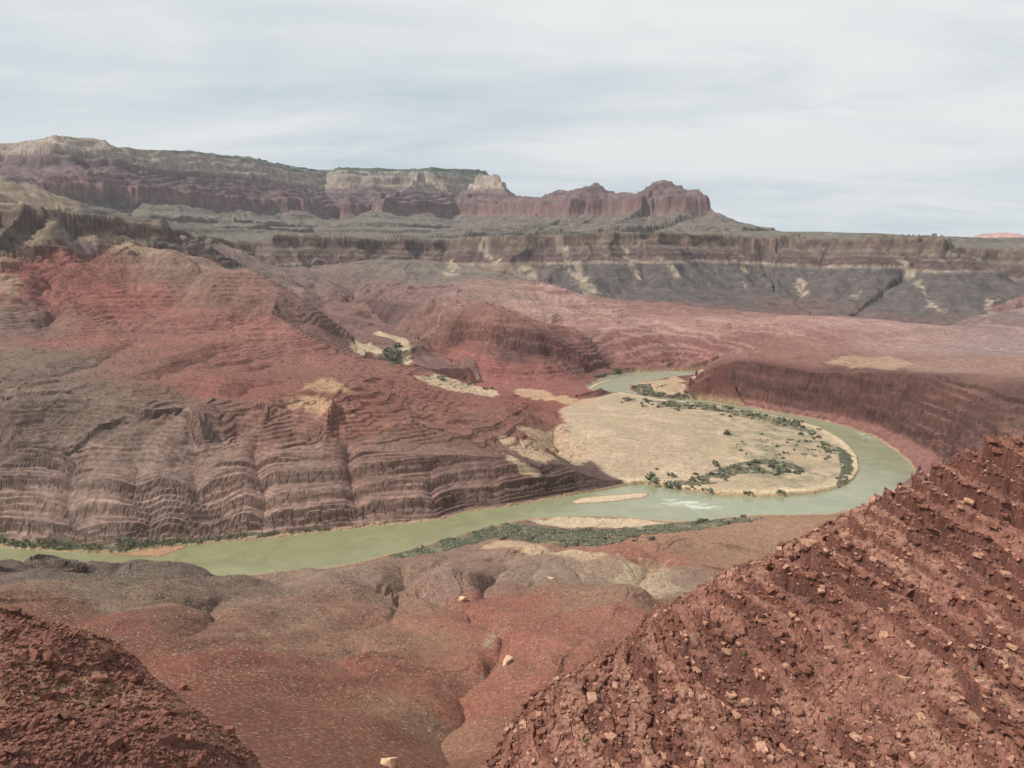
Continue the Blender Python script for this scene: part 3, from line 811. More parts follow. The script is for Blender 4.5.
def region(pairs, amp=0.006, soft=0.0, seed=131):
    P = outline(pairs)
    r0 = np.mean([math.hypot(*p) for p in P])
    lo, hi_ = np.searchsorted(R, min(math.hypot(*p) for p in P) * 0.9), np.searchsorted(R, max(math.hypot(*p) for p in P) * 1.1)
    s = slice(max(lo, 0), min(hi_ + 1, NR))
    x, y = X[s], Y[s]
    k = r0 * max(amp, 0.004)
    ins = inside_poly(x, y, P)
    d, _, _ = poly_dist(x, y, P, True)
    d = np.where(ins, d, -d) + fbm(x, y, k * 7, 6, seed, 0.62) * k * 3.0
    m = np.zeros((NR, NA), f32)
    m[s] = sstep(-0.5 * k, max(0.9 * k, soft * r0), d)
    return m


# --- mesa strata by height below the rim
RZ = np.zeros((NR, NA), f32); RZ[r3] = rimz
rel = Z - RZ + fbm(X, Y, 160, 3, 141) * 9
is_m = own == 1
right = sstep(500, 560, (X / Y) * FOC * 1.0 + 512)
below = lin((126, 104, 92))[None, None] * (1 - right[..., None]) + lin((90, 81, 78))[None, None] * right[..., None]
stops = [-600, -260, -175, -168, -160, -152, -148, -130, -112, -104, -92, -84, -66, -60, -30, -24, -6, 0, 50]
cc = lambda *v: lin(v)
row = [None, None, None, cc(116, 102, 92), cc(136, 124, 110), cc(128, 114, 102), cc(92, 70, 67), cc(102, 80, 76), cc(84, 66, 64), cc(116, 99, 91), cc(92, 71, 67), cc(104, 89, 80), cc(112, 99, 88), cc(88, 72, 65), cc(114, 93, 82), cc(84, 69, 62), cc(106, 88, 78), cc(108, 94, 82), cc(112, 104, 90)]
Cm = np.zeros((NR, NA, 3), f32)
for ch in range(3):
    base_ch = below[..., ch]
    up = np.interp(rel, stops[3:], [c[ch] for c in row[3:]])
    Cm[..., ch] = np.where(rel > -170, up, base_ch)
slope_red = sstep(-215 - 90 * right, -330 - 110 * right, rel + fbm(X, Y, 250, 4, 142) * 70)[..., None]
Cm = Cm * (1 - 0.75 * slope_red) + lin((116, 82, 76)) * 0.75 * slope_red
Cm *= (1 + 0.42 * gnoise((rel + 0.02 * X) / 5.5, X * 0 + 1.7, 143) * sstep(0.2, 0.7, steep) + 0.10 * fbm(X, Y, 120, 4, 144))[..., None]
C = np.where(is_m[..., None], Cm, C)
# --- plateau strata by height
zpn = Z + fbm(X, Y, 260, 4, 145) * 22
zpn[r4] += shift
ps = [300, 480, 600, 790, 805, 870, 945, 960, 1000, 1060, 1140, 1155, 1230, 1330, 1345, 1380, 1400, 1440, 1500]
pc = [(98, 92, 84), (102, 94, 86), (108, 98, 88), (106, 94, 87), (116, 92, 88), (130, 98, 93), (110, 86, 85), (102, 82, 82), (118, 94, 92), (104, 84, 86), (120, 98, 94), (146, 130, 120), (162, 144, 130), (150, 134, 122), (96, 100, 88), (148, 140, 126), (92, 98, 84), (96, 100, 86), (86, 92, 76)]
pcl = np.array([lin(c) for c in pc])
Cp = np.stack([np.interp(zpn, ps, pcl[:, ch]) for ch in range(3)], -1)
flat = sstep(0.75, 0.35, steep)[..., None]
Cp = np.where((zpn < 1130)[..., None], Cp * (1 - 0.45 * flat) + lin((106, 101, 91)) * 0.45 * flat, Cp * (1 - 0.7 * flat) + lin((84, 92, 78)) * 0.7 * flat)
Cp *= (1 + 0.45 * gnoise(zpn / 13.0 + fbm(X, Y, 900, 2, 150), X * 0 + 7.7, 146) * sstep(0.3, 0.9, steep) + 0.16 * fbm(X, Y, 150, 4, 147))[..., None]
Cp *= (1 + 0.2 * gnoise(zpn / 34.0, X * 0 + 2.7, 149) * sstep(0.15, 0.5, steep))[..., None]
C = np.where((own == 2)[..., None], Cp, C)
C = np.where((own == 3)[..., None], lin((172, 136, 126)) * (1 + 0.3 * fbm(X, Y, 190, 3, 148)[..., None]), C)

# --- sand, washes, slides, scrub ground
tan = (196, 170, 134)
paint(sstep(8, -6, dsd + fbm(X, Y, 60, 4, 151) * 14), (168, 145, 121))
dn = fbm(X, Y, 90, 5, 152)
paint(sstep(0, -10, dsd) * sstep(0.02, 0.3, dn), (188, 165, 136), 0.6)
dmix = fbm(X, Y, 38, 5, 154)
east = sstep(330, 520, X + 0.12 * (1600 - Y)) * sstep(0, -10, dsd)
paint(east * sstep(-0.2, 0.2, dmix), (128, 121, 97), 0.85)
paint(sstep(0, -10, dsd) * sstep(0.12, 0.3, fbm(X, Y, 16, 4, 155)), (140, 126, 98), 0.35)
paint((dsd < 0) * sstep(30, 8, rdist + fbm(X, Y, 30, 3, 156) * 14), (204, 182, 150), 0.7)
paint(sstep(0, -10, dsd) * sstep(0.05, -0.3, dn), (170, 150, 118), 0.55)
for P in ([(500, 437), (515, 436), (545, 447), (557, 460), (545, 466), (520, 457), (503, 447)], [(517, 428), (540, 430), (563, 424), (570, 437), (597, 452), (590, 462), (572, 465), (555, 455), (535, 443)], [(503, 453), (520, 463), (543, 473), (540, 477), (520, 473), (505, 461)]):
    paint(region(P, 0.004), (174, 148, 120), 0.85)
paint(region([(515, 388), (545, 390), (570, 398), (592, 402), (585, 407), (560, 403), (530, 398), (515, 394)], 0.004), (176, 142, 112), 0.9)
for P in ([(413, 374), (430, 377), (470, 383), (502, 395), (495, 398), (465, 393), (440, 388), (420, 381)], [(372, 333), (390, 334), (405, 338), (412, 346), (411, 358), (405, 365), (400, 360), (402, 348), (395, 341)], [(352, 338), (372, 343), (386, 351), (388, 360), (370, 355), (350, 347)]):
    paint(region(P, 0.003), (182, 160, 132), 0.85)
paint(region([(283, 406), (300, 396), (318, 396), (332, 404), (325, 412), (300, 411)], 0.006, 0.008), (170, 138, 106), 0.75)
paint(region([(300, 391), (320, 379), (332, 377), (342, 384), (358, 393), (340, 392), (320, 390)], 0.006, 0.008), (170, 138, 106), 0.75)
paint(region([(527, 519), (560, 517.5), (627, 518.5), (668, 522), (660, 529), (610, 529), (570, 528), (540, 525)], 0.003), (192, 170, 140), 0.85)
paint(region([(470, 549), (500, 541), (530, 543), (545, 548), (590, 553), (618, 555), (600, 561), (560, 557), (520, 552)], 0.005), (180, 154, 122), 0.7)
paint(region([(820, 362), (850, 356), (890, 356), (915, 364), (890, 370), (850, 369)], 0.006, 0.006), (164, 140, 112), 0.6)
for P in ([(741, 256), (745, 262), (746, 287), (741, 282)], [(795, 277), (805, 278), (809, 298), (798, 298)], [(852, 297), (866, 283), (863, 293), (856, 300)], [(900, 253), (910, 264), (921, 282), (936, 300), (943, 313), (935, 312), (922, 298), (908, 280), (902, 265)], [(985, 300), (995, 298), (1000, 312), (990, 315)],
          [(558, 247), (570, 248), (580, 264), (592, 282), (600, 294), (585, 295), (572, 281), (562, 263)], [(622, 247), (630, 250), (637, 266), (643, 281), (635, 278), (628, 264)], [(596, 249), (606, 254), (614, 265), (606, 261)], [(655, 256), (670, 264), (682, 278), (665, 269)], [(518, 266), (530, 262), (536, 278), (524, 280)], [(476, 245), (490, 250), (500, 262), (488, 262)], [(442, 262), (455, 258), (458, 276), (446, 278)]):
    paint(region(P, 0.005, 0.004) * sstep(-0.35, 0.15, fbm(X, Y, 45, 4, 153)), (162, 146, 124), 0.85)
for P in ([(50, 222), (60, 221), (47, 245), (22, 262), (-10, 270), (-10, 258), (25, 244), (40, 232)], [(-12, 275), (15, 275), (26, 285), (20, 298), (-12, 295)], [(68, 231), (110, 235), (150, 245), (172, 256), (150, 257), (110, 251), (85, 244)], [(-30, 182), (30, 185), (60, 195), (80, 203), (20, 207), (-30, 206)]):
    paint(region(P, 0.005, 0.004), (150, 128, 104), 0.65)
# pale trails of gravel down the near slopes
paint(region([(225, 637), (280, 626), (330, 612), (360, 604), (345, 616), (310, 628), (270, 640)], 0.012, 0.01), (168, 142, 114), 0.3)
paint(region([(480, 645), (490, 632), (510, 627), (500, 636), (492, 648)], 0.006), (150, 126, 98), 0.8)
paint(region([(640, 560), (668, 562), (672, 584), (690, 590), (640, 592), (610, 580)], 0.008, 0.01), (168, 148, 120), 0.6)
scrub = [[(387, 557), (440, 541), (480, 530), (507, 524), (530, 526), (570, 530), (610, 530), (640, 527), (700, 522), (740, 518), (760, 520), (700, 530), (640, 535), (600, 546), (560, 549), (530, 541), (495, 538), (450, 550), (400, 559)],
         [(-160, 540), (0, 540), (60, 542), (110, 544), (160, 540), (250, 534), (330, 527), (330, 531), (250, 537), (180, 544), (110, 552), (60, 551), (0, 547), (-160, 546)],
         [(383, 350), (398, 347), (402, 355), (400, 364), (392, 366), (385, 361)]]
SCRUB = [outline(P) for P in scrub]
for P in scrub:
    paint(region(P, 0.003), (112, 112, 88), 0.7)
paint(region([(707, 372), (694, 376), (686, 384), (692, 391), (675, 397), (640, 394), (630, 389), (632, 384), (650, 381), (675, 377)], 0.004), (178, 152, 122), 0.9)
# wet margin of the water
paint(sstep(7, 1, rdist) * (rdist > -1) * (RR > 800), (178, 152, 112), 0.6)
# ridge and slope
nr = fbm(X[sub], Y[sub], 9, 5, 161); nr2 = fbm(X[sub], Y[sub], 1.6, 3, 162); nr3 = fbm(X[sub], Y[sub], 28, 3, 163)
cr = lin((132, 89, 75)) * (1 + 0.35 * nr + 0.35 * nr2)[..., None]
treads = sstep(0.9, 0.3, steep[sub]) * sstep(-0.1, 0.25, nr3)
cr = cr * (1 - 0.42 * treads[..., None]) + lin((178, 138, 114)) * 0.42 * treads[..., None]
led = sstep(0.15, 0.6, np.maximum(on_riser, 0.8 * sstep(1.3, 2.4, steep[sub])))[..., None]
cr = cr * (1 - 0.75 * led) + 0.75 * led * lin((98, 60, 51)) * (1 + 0.5 * nr2 + 0.2 * nr)[..., None]  # brown-red ledge rock, with the shade of the riser faces painted in
cs = lin((132, 88, 74)) * (1 + 0.4 * nr + 0.4 * nr2)[..., None]
cs = cs * (1 - 0.5 * sstep(0.05, 0.3, nr3)[..., None]) + lin((160, 132, 100)) * 0.5 * sstep(0.05, 0.3, nr3)[..., None]
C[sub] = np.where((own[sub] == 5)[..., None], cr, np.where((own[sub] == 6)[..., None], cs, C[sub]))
# general mottling
C *= (1 + 0.16 * fbm(X, Y, 110, 5, 171) * sstep(300, 900, RR) + 0.18 * fbm(X / CELL[:1] * 0 + X, Y, 14, 3, 172) * sstep(2500, 600, RR))[..., None]
LOD = np.log2(CELL / 0.4)
for o in range(2):                                        # patchy stones and plants at every distance
    k0 = np.floor(LOD); fr = (LOD - k0)
    lam0 = (0.4 * 2.0 ** k0) * (3.0, 7.0)[o]
    nA = gnoise(X / lam0, Y / lam0, 181 + o); nB = gnoise(X / lam0 / 2, Y / lam0 / 2, 183 + o)
    C *= (1 + (0.30, 0.20)[o] * (nA * (1 - fr) + nB * fr) * (1 - 0.4 * on_delta))[..., None]
lum = (C * np.array([0.3, 0.55, 0.15], f32)).sum(-1, keepdims=True)
dus = (0.06 + 0.22 * np.clip(C[..., :1] / (lum + 1e-4) - 1.45, 0, 0.8)) * np.where(own == 5, 0.6, np.where((RR < 900) & (own == 0), 0.5, 1.0))[..., None]
C = C * (1 - dus) + lum * dus                                # sun-bleached, dusty surface
red_ = sstep(1.35, 1.75, C[..., 0] / (lum[..., 0] + 1e-4)) * (own == 0) * (1 - on_delta)
C = C * (1 + red_[..., None] * np.array([-0.015, 0.05, -0.01], f32))   # rusty rather than crimson shale
C = np.clip(C * ALB, 0.012, 0.75)


# ----------------------------------------------------------------- materials
def new_mat(name):
    m = bpy.data.materials.new(name); m.use_nodes = True
    t = m.node_tree
    return m, t, t.nodes['Principled BSDF']


def ground_mat(name, fine, speck, bump, speck_col=(0.42, 0.36, 0.24), speck_amt=0.5, rough=0.95, thr=0.62):
    """vertex colour of the rock unit, roughened by grain, small plants and a bump at the size seen from the rim"""
    m, t, b = new_mat(name)
    n, l = t.nodes.new, t.links.new
    at = n('ShaderNodeAttribute'); at.attribute_name = 'Col'
    geo = n('ShaderNodeNewGeometry')
    nz = n('ShaderNodeTexNoise'); nz.inputs['Scale'].default_value = 1 / fine; nz.inputs['Detail'].default_value = 6; nz.inputs['Roughness'].default_value = 0.65
    l(geo.outputs['Position'], nz.inputs['Vector'])
    mr = n('ShaderNodeMapRange'); mr.inputs['From Min'].default_value = 0.3; mr.inputs['From Max'].default_value = 0.7; mr.inputs['To Min'].default_value = 0.72; mr.inputs['To Max'].default_value = 1.28
    l(nz.outputs['Fac'], mr.inputs['Value'])
    mul = n('ShaderNodeMix'); mul.data_type = 'RGBA'; mul.blend_type = 'MULTIPLY'; mul.inputs['Factor'].default_value = 1
    l(at.outputs['Color'], mul.inputs['A']); l(mr.outputs['Result'], mul.inputs['B'])
    vo = n('ShaderNodeTexNoise'); vo.inputs['Scale'].default_value = 1 / speck; vo.inputs['Detail'].default_value = 3; vo.inputs['Roughness'].default_value = 0.7
    l(geo.outputs['Position'], vo.inputs['Vector'])
    r2_ = n('ShaderNodeMapRange'); r2_.inputs['From Min'].default_value = thr; r2_.inputs['From Max'].default_value = thr + 0.05; r2_.inputs['To Max'].default_value = speck_amt
    l(vo.outputs['Fac'], r2_.inputs['Value'])
    mx = n('ShaderNodeMix'); mx.data_type = 'RGBA'; mx.inputs['B'].default_value = speck_col + (1,)
    l(r2_.outputs['Result'], mx.inputs['Factor']); l(mul.outputs['Result'], mx.inputs['A'])
    l(mx.outputs['Result'], b.inputs['Base Color'])
    bp = n('ShaderNodeBump'); bp.inputs['Strength'].default_value = 0.6; bp.inputs['Distance'].default_value = bump
    l(nz.outputs['Fac'], bp.inputs['Height']); l(bp.outputs['Normal'], b.inputs['Normal'])
    b.inputs['Roughness'].default_value = rough
    b.inputs['Specular IOR Level'].default_value = 0.15
    return m


M_far = ground_mat('weathered_cliff_rock', 60, 40, 10, (0.15, 0.15, 0.11), 0.2, thr=0.62)
M_mid = ground_mat('bedded_red_shale', 9, 7, 2.2, (0.26, 0.20, 0.14), 0.14, thr=0.60)
M_low = ground_mat('dry_scrubby_ground', 3.0, 2.0, 1.3, (0.36, 0.30, 0.18), 0.45, thr=0.57)
M_sand = ground_mat('delta_sand', 5, 4.5, 0.5, (0.19, 0.18, 0.11), 0.45, thr=0.60)
M_near = ground_mat('broken_red_rock', 0.7, 0.55, 0.16, (0.46, 0.34, 0.25), 0.5, thr=0.62)
M_stony = ground_mat('dark_red_stony_soil', 0.6, 0.5, 0.14, (0.36, 0.27, 0.16), 0.4, thr=0.63)


# ----------------------------------------------------------------- terrain meshes
def mesh_from(name, verts, faces, colors=None, smooth=True):
    me = bpy.data.meshes.new(name)
    me.vertices.add(len(verts)); me.vertices.foreach_set('co', np.ascontiguousarray(verts, f32).ravel())
    k = faces.shape[1]
    me.loops.add(faces.size); me.loops.foreach_set('vertex_index', np.ascontiguousarray(faces, np.int32).ravel())
    me.polygons.add(len(faces)); me.polygons.foreach_set('loop_start', np.arange(0, faces.size, k, dtype=np.int32))
    me.polygons.foreach_set('use_smooth', np.full(len(faces), smooth, bool))
    me.update(calc_edges=True)
    if colors is not None:
        ca_ = me.color_attributes.new('Col', 'FLOAT_COLOR', 'POINT')
        ca_.data.foreach_set('color', np.c_[colors, np.ones(len(colors))].astype(f32).ravel())
    return me


def tag(o, label=None, cat=None, group=None, kind=None):
    for k, v in (('label', label), ('category', cat), ('group', group), ('kind', kind)):
        if v:
            o[k] = v
    return o


def put(name, me, mat, parent=None):
    o = bpy.data.objects.new(name, me)
    if mat and not me.materials:
        me.materials.append(mat)
    scene.collection.objects.link(o)
    if parent:
        o.parent = parent
    return o


fo = own[:-1, :-1].copy()
# split the ground into the landforms one would name
cR, cX = RR[:-1, :-1], X[:-1, :-1]
cY = Y[:-1, :-1]
fid = np.zeros(fo.shape, np.int8)
col_px = (cX / cY) * FOC + 512
fid[:] = 1                                                       # hills
fid[(cR < 1010) & (col_px < 1100)] = 2                           # near valley
riv_d = rdist[:-1, :-1]
in_r = (riv_d < 0)
near_side = np.zeros(fo.shape, bool)
NEAR_POLY = on_plane(near_bank) + [(-1500, 60), (0, 20), (1500, 60), (1400, 1250)]
near_side[:] = inside_poly(cX, cY, NEAR_POLY)
fid[:] = np.where(near_side | (cR < 800), 2, 1)
full_cut = np.full((NR, NA), 999., f32); full_cut[near_river] = np.where(right_side, dr_, 999)
fid[(full_cut[:-1, :-1] < 150) & (fid == 1)] = 3                 # red river cliff
fid[(dsd[:-1, :-1] < 4) & (fid == 1)] = 4                        # delta
fid[in_r] = 5
fid[fo == 1] = 6
wfull = np.zeros((NR, NA), np.int8); wfull[r4] = which
fid[(fo == 2)] = 7
fid[(fo == 2) & (wfull[:-1, :-1] == 1)] = 8
fid[fo == 3] = 9
fid[fo == 5] = 10
fid[fo == 6] = 11
lands = {1: ('hills', M_mid, 'red and grey banded shale hills and benches across the river', 'hills'),
         2: ('valley', M_low, 'scrubby red ravine and low hills on the near side of the river', 'valley'),
         3: ('river_cliff', M_mid, 'dark red ledged cliff on the outside of the river bend', 'cliff'),
         4: ('river_delta', M_sand, 'tan sandy delta inside the river bend', 'delta'),
         5: ('river_bed', M_sand, None, None),
         6: ('mesa', M_far, 'brown cliff band over dark slopes below the distant plateau', 'mesa'),
         7: ('plateau', M_far, 'far banded plateau with a pale cliff under its wooded rim', 'plateau'),
         8: ('butte_ridge', M_far, 'ridge with two peaked red buttes on the skyline', 'buttes'),
         9: ('far_butte', M_far, 'tiny pale pink butte on the far right horizon', 'butte'),
         10: ('ridge', M_near, 'near red rock ridge with broken ledges, lower right', 'ridge'),
         11: ('stony_slope', M_stony, 'dark red stony slope in the lower left corner', 'slope')}
idx = np.arange(NR * NA, dtype=np.int32).reshape(NR, NA)
quads = np.stack([idx[:-1, :-1], idx[:-1, 1:], idx[1:, 1:], idx[1:, :-1]], -1)
V = np.stack([X, Y, Z], -1).reshape(-1, 3)
CF = C.reshape(-1, 3)
for k, (nm, mt, lab, cat) in lands.items():
    fq = quads[fid == k]
    if not len(fq):
        continue
    u, inv = np.unique(fq, return_inverse=True)
    o = put(nm, mesh_from(nm, V[u], inv.reshape(-1, 4), CF[u], smooth=k not in (1, 2, 10, 11)), mt)
    tag(o, lab, cat, kind='structure')

# ----------------------------------------------------------------- the river
m_w, t, b = new_mat('silty_green_water')
n, l = t.nodes.new, t.links.new
at = n('ShaderNodeAttribute'); at.attribute_name = 'Col'
geo = n('ShaderNodeNewGeometry')
nz = n('ShaderNodeTexNoise'); nz.inputs['Scale'].default_value = 0.11; nz.inputs['Detail'].default_value = 5
l(geo.outputs['Position'], nz.inputs['Vector'])
sepc = n('ShaderNodeSeparateColor'); l(at.outputs['Color'], sepc.inputs[0])
foam_n = n('ShaderNodeTexNoise'); foam_n.inputs['Scale'].default_value = 0.09; foam_n.inputs['Detail'].default_value = 7; foam_n.inputs['Roughness'].default_value = 0.7
mp = n('ShaderNodeMapping'); mp.inputs['Scale'].default_value = (0.6, 1.3, 1); l(geo.outputs['Position'], mp.inputs['Vector']); l(mp.outputs[0], foam_n.inputs['Vector'])
mulf = n('ShaderNodeMath'); mulf.operation = 'MULTIPLY_ADD'; l(sepc.outputs[0], mulf.inputs[0]); mulf.inputs[1].default_value = 0.5; l(foam_n.outputs['Fac'], mulf.inputs[2])
fr_ = n('ShaderNodeMapRange'); fr_.inputs['From Min'].default_value = 0.84; fr_.inputs['From Max'].default_value = 1.02; l(mulf.outputs[0], fr_.inputs['Value'])
mxa = n('ShaderNodeMix'); mxa.data_type = 'RGBA'; mxa.inputs['A'].default_value = (0.212, 0.207, 0.112, 1); mxa.inputs['B'].default_value = (0.236, 0.238, 0.152, 1)
l(sepc.outputs[1], mxa.inputs['Factor'])
mxb = n('ShaderNodeMix'); mxb.data_type = 'RGBA'; mxb.inputs['B'].default_value = (0.50, 0.51, 0.42, 1)
cur = n('ShaderNodeTexNoise'); cur.inputs['Scale'].default_value = 0.02; cur.inputs['Detail'].default_value = 6; cur.inputs['Distortion'].default_value = 1.5
l(geo.outputs['Position'], cur.inputs['Vector'])
cmr = n('ShaderNodeMapRange'); cmr.inputs['From Min'].default_value = 0.3; cmr.inputs['From Max'].default_value = 0.7; cmr.inputs['To Min'].default_value = 0.86; cmr.inputs['To Max'].default_value = 1.12
l(cur.outputs['Fac'], cmr.inputs['Value'])
cmx = n('ShaderNodeMix'); cmx.data_type = 'RGBA'; cmx.blend_type = 'MULTIPLY'; cmx.inputs['Factor'].default_value = 1
l(mxa.outputs['Result'], cmx.inputs['A']); l(cmr.outputs[0], cmx.inputs['B'])
l(fr_.outputs[0], mxb.inputs['Factor']); l(cmx.outputs['Result'], mxb.inputs['A']); l(mxb.outputs['Result'], b.inputs['Base Color'])
b.inputs['Roughness'].default_value = 0.22; b.inputs['Specular IOR Level'].default_value = 0.4
bp = n('ShaderNodeBump'); bp.inputs['Strength'].default_value = 0.25; bp.inputs['Distance'].default_value = 0.5
l(nz.outputs['Fac'], bp.inputs['Height']); l(bp.outputs['Normal'], b.inputs['Normal'])
# sheet of water cells where the river runs (kept a little under the banks)
gx_ = np.arange(-1400, 1400, 5.0); gy_ = np.arange(760, 2800, 5.0)
wx, wy = np.meshgrid(gx_, gy_)
dw_, _, _ = poly_dist(wx, wy, RIVER, True)
win = inside_poly(wx, wy, RIVER) | (dw_ < 9)
foam = np.zeros(wx.shape)
for px, py, rx, ry, s in [(686, 503, 60, 20, 1.0), (700, 507, 50, 18, 1.0), (672, 500, 40, 14, 0.8), (660, 506, 60, 20, .7), (870, 438, 40, 40, 0.8), (862, 434, 30, 30, .8), (880, 450, 45, 40, 0.5), (760, 410, 70, 40, 0.7), (845, 470, 40, 40, 0.3), (735, 404, 50, 30, .5), (890, 468, 30, 40, .5)]:
    fx_, fy_ = at_z(px, py, 0)
    foam = np.maximum(foam, s * np.exp(-(((wx - fx_) / rx) ** 2 + ((wy - fy_) / ry) ** 2)))
tint = sstep(-150, 350, wx + (wy - 1100) * 0.3)
wi = np.full(wx.shape, -1, np.int64)
cell = win[:-1, :-1] & win[1:, :-1] & win[:-1, 1:] & win[1:, 1:]
ii = np.arange(wx.size).reshape(wx.shape)
wq = np.stack([ii[:-1, :-1], ii[:-1, 1:], ii[1:, 1:], ii[1:, :-1]], -1)[cell]
u, inv = np.unique(wq, return_inverse=True)
wv = np.stack([wx.ravel()[u], wy.ravel()[u], np.zeros(len(u))], -1)
river = put('river', mesh_from('river', wv, inv.reshape(-1, 4), np.stack([foam.ravel()[u], tint.ravel()[u], tint.ravel()[u] * 0], -1)), m_w)
tag(river, 'silty green river winding round the sandy delta', 'river', kind='structure')


# ----------------------------------------------------------------- sandbars in the water
def sandbar(name, pairs, top, colr, label):
    P = np.array(on_plane(pairs))
    x0, y0 = P.min(0) - 8; x1, y1 = P.max(0) + 8
    gx, gy = np.meshgrid(np.arange(x0, x1, 2.0), np.arange(y0, y1, 2.0))
    d, _, _ = poly_dist(gx, gy, P, True)
    d = np.where(inside_poly(gx, gy, P), d, -d) + fbm(gx, gy, 22, 3, 191) * 3
    z = np.clip(d * 0.16, -2.5, top) + np.where(d > 0, fbm(gx, gy, 12, 3, 192) * 0.3, 0)
    ii = np.arange(gx.size).reshape(gx.shape)
    wq = np.stack([ii[:-1, :-1], ii[:-1, 1:], ii[1:, 1:], ii[1:, :-1]], -1).reshape(-1, 4)
    k = sstep(0, 6, d)[..., None]
    colors = (lin((128, 104, 74)) * (1 - k) + lin(colr) * k) * (1 + 0.25 * fbm(gx, gy, 9, 4, 193)[..., None]) * ALB
    o = put(name, mesh_from(name, np.stack([gx, gy, z], -1).reshape(-1, 3), wq, colors.reshape(-1, 3)), M_sand)
    return tag(o, label, 'sandbar', kind='structure')


sandbar('sandbar', [(570, 502), (580, 498), (610, 495), (640, 492.5), (650, 494), (645, 497.5), (625, 500.5), (600, 503), (578, 504)], 1.6, (188, 166, 140), 'narrow pale gravel island in the river below the delta')
sandbar('sandbar', [(108, 553), (130, 552), (150, 548.5), (185, 545.5), (188, 546.5), (175, 552), (160, 557), (140, 557), (118, 555.5)], 0.9, (158, 124, 98), 'low reddish mud bar along the left far bank')
sandbar('sandbar', [(586, 388.5), (594, 384), (604, 381), (612, 378.4), (612, 380), (600, 384), (592, 389)], 1.0, (178, 164, 130), 'thin pale bar at the edge of the farthest river bend')

# ----------------------------------------------------------------- plants
M_leaf, t, b = new_mat('dusty_green_leaves')
b.inputs['Roughness'].default_value = 0.9; b.inputs['Specular IOR Level'].default_value = 0.1
at = t.nodes.new('ShaderNodeAttribute'); at.attribute_name = 'Col'
t.links.new(at.outputs['Color'], b.inputs['Base Color'])
M_stem, t, b = new_mat('grey_brown_bark')
b.inputs['Base Color'].default_value = (0.11, 0.085, 0.065, 1); b.inputs['Roughness'].default_value = 0.95


def leaf_cloud(n, size, seed, width=1.0, height=0.8, base=(0.062, 0.075, 0.042), var=0.35):
    """an uneven crown of many small leaf-clump faces, unit radius, sitting on z = 0"""
    g = np.random.default_rng(seed)
    lobes = np.c_[g.normal(0, 0.42, (7, 2)) * width, g.uniform(0.25, 0.75, 7) * height]
    lr = g.uniform(0.28, 0.5, 7)
    k = g.integers(0, 7, n)
    d = g.normal(size=(n, 3)); d /= np.linalg.norm(d, axis=1)[:, None]
    p = lobes[k] + d * (lr[k] * g.uniform(0.5, 1.0, n) ** 0.5)[:, None] * np.array([1, 1, 0.8])
    p[:, 2] = np.maximum(p[:, 2], 0.03)
    a = g.normal(size=(n, 3)); a /= np.linalg.norm(a, axis=1)[:, None]
    bb = np.cross(a, d); bb /= np.linalg.norm(bb, axis=1)[:, None] + 1e-6
    s = size * g.uniform(0.6, 1.4, n)[:, None]
    v = np.stack([p - a * s, p + bb * s * 0.8, p + a * s, p - bb * s * 0.8], 1).reshape(-1, 3)
    c = np.array(base) * (1 + var * g.uniform(-1, 1, n))[:, None]
    return v, np.arange(n * 4).reshape(-1, 4), np.repeat(c, 4, 0)


crown_meshes = []
for s in range(6):
    base_c = [(0.165, 0.165, 0.110), (0.135, 0.140, 0.092), (0.190, 0.185, 0.125)][s % 3]
    v, q_, c = leaf_cloud(170, 0.17, 300 + s, 1.0, 0.9, base_c)
    me = mesh_from('crown', v, q_, c, smooth=False); me.materials.append(M_leaf)
    crown_meshes.append(me)


def stem_mesh():
    vs_, fs = [], []
    for k in range(4):
        a = k * 1.7; dx, dy = math.cos(a), math.sin(a)
        b0 = len(vs_)
        for (h, off, r) in ((-0.12, 0.02, 0.06), (0.25, 0.14, 0.04), (0.6, 0.34, 0.015)):
            for m in range(5):
                an = m * 2 * math.pi / 5
                vs_.append((dx * off + r * math.cos(an), dy * off + r * math.sin(an), h))
        for lv in range(2):
            for m in range(5):
                fs.append((b0 + lv * 5 + m, b0 + lv * 5 + (m + 1) % 5, b0 + lv * 5 + 5 + (m + 1) % 5, b0 + lv * 5 + 5 + m))
    me = mesh_from('stem', np.array(vs_), np.array(fs), smooth=True); me.materials.append(M_stem)
    return me


STEM = stem_mesh()


def shrub(px, py, wpx, label, group, k, name='shrub'):
    x, y, z, i, j = hit(px, py)
    r = max(wpx / 2 * math.hypot(x, y) / FOC, 0.3)
    e = bpy.data.objects.new(name, None); scene.collection.objects.link(e)
    e.location = (x, y, z - 0.05); e.rotation_euler = (0, 0, k * 2.1)
    e.scale = (r * 1.25, r * 1.25, r * 1.1)
    tag(e, label, 'shrub', group)
    put('crown', crown_meshes[k % 6], None, e); put('stem', STEM, None, e)
    return e


special = [(727, 434, 9, 'lone dark round tree standing on bare tan sand mid delta'), (648, 480, 13, 'broad dark bush at the left end of the delta shore'), (671, 476, 7, 'small round bush right of the broad shore bush'),
           (718, 466, 10, 'dark bush at the left tip of the delta thicket'), (657, 470, 4, 'tiny bush on pale sand above the broad shore bush')]
for k, (px, py, w_, lab) in enumerate(special):
    shrub(px, py, w_, lab, None, k)
g_ = np.random.default_rng(5)


def along(pts, n, jx, jy):
    pts = np.array(pts, float); L = np.r_[0, np.cumsum(np.hypot(*np.diff(pts, axis=0).T))]
    s = g_.uniform(0, L[-1], n)
    return np.c_[np.interp(s, L, pts[:, 0]) + g_.normal(0, jx, n), np.interp(s, L, pts[:, 1]) + g_.normal(0, jy, n)]


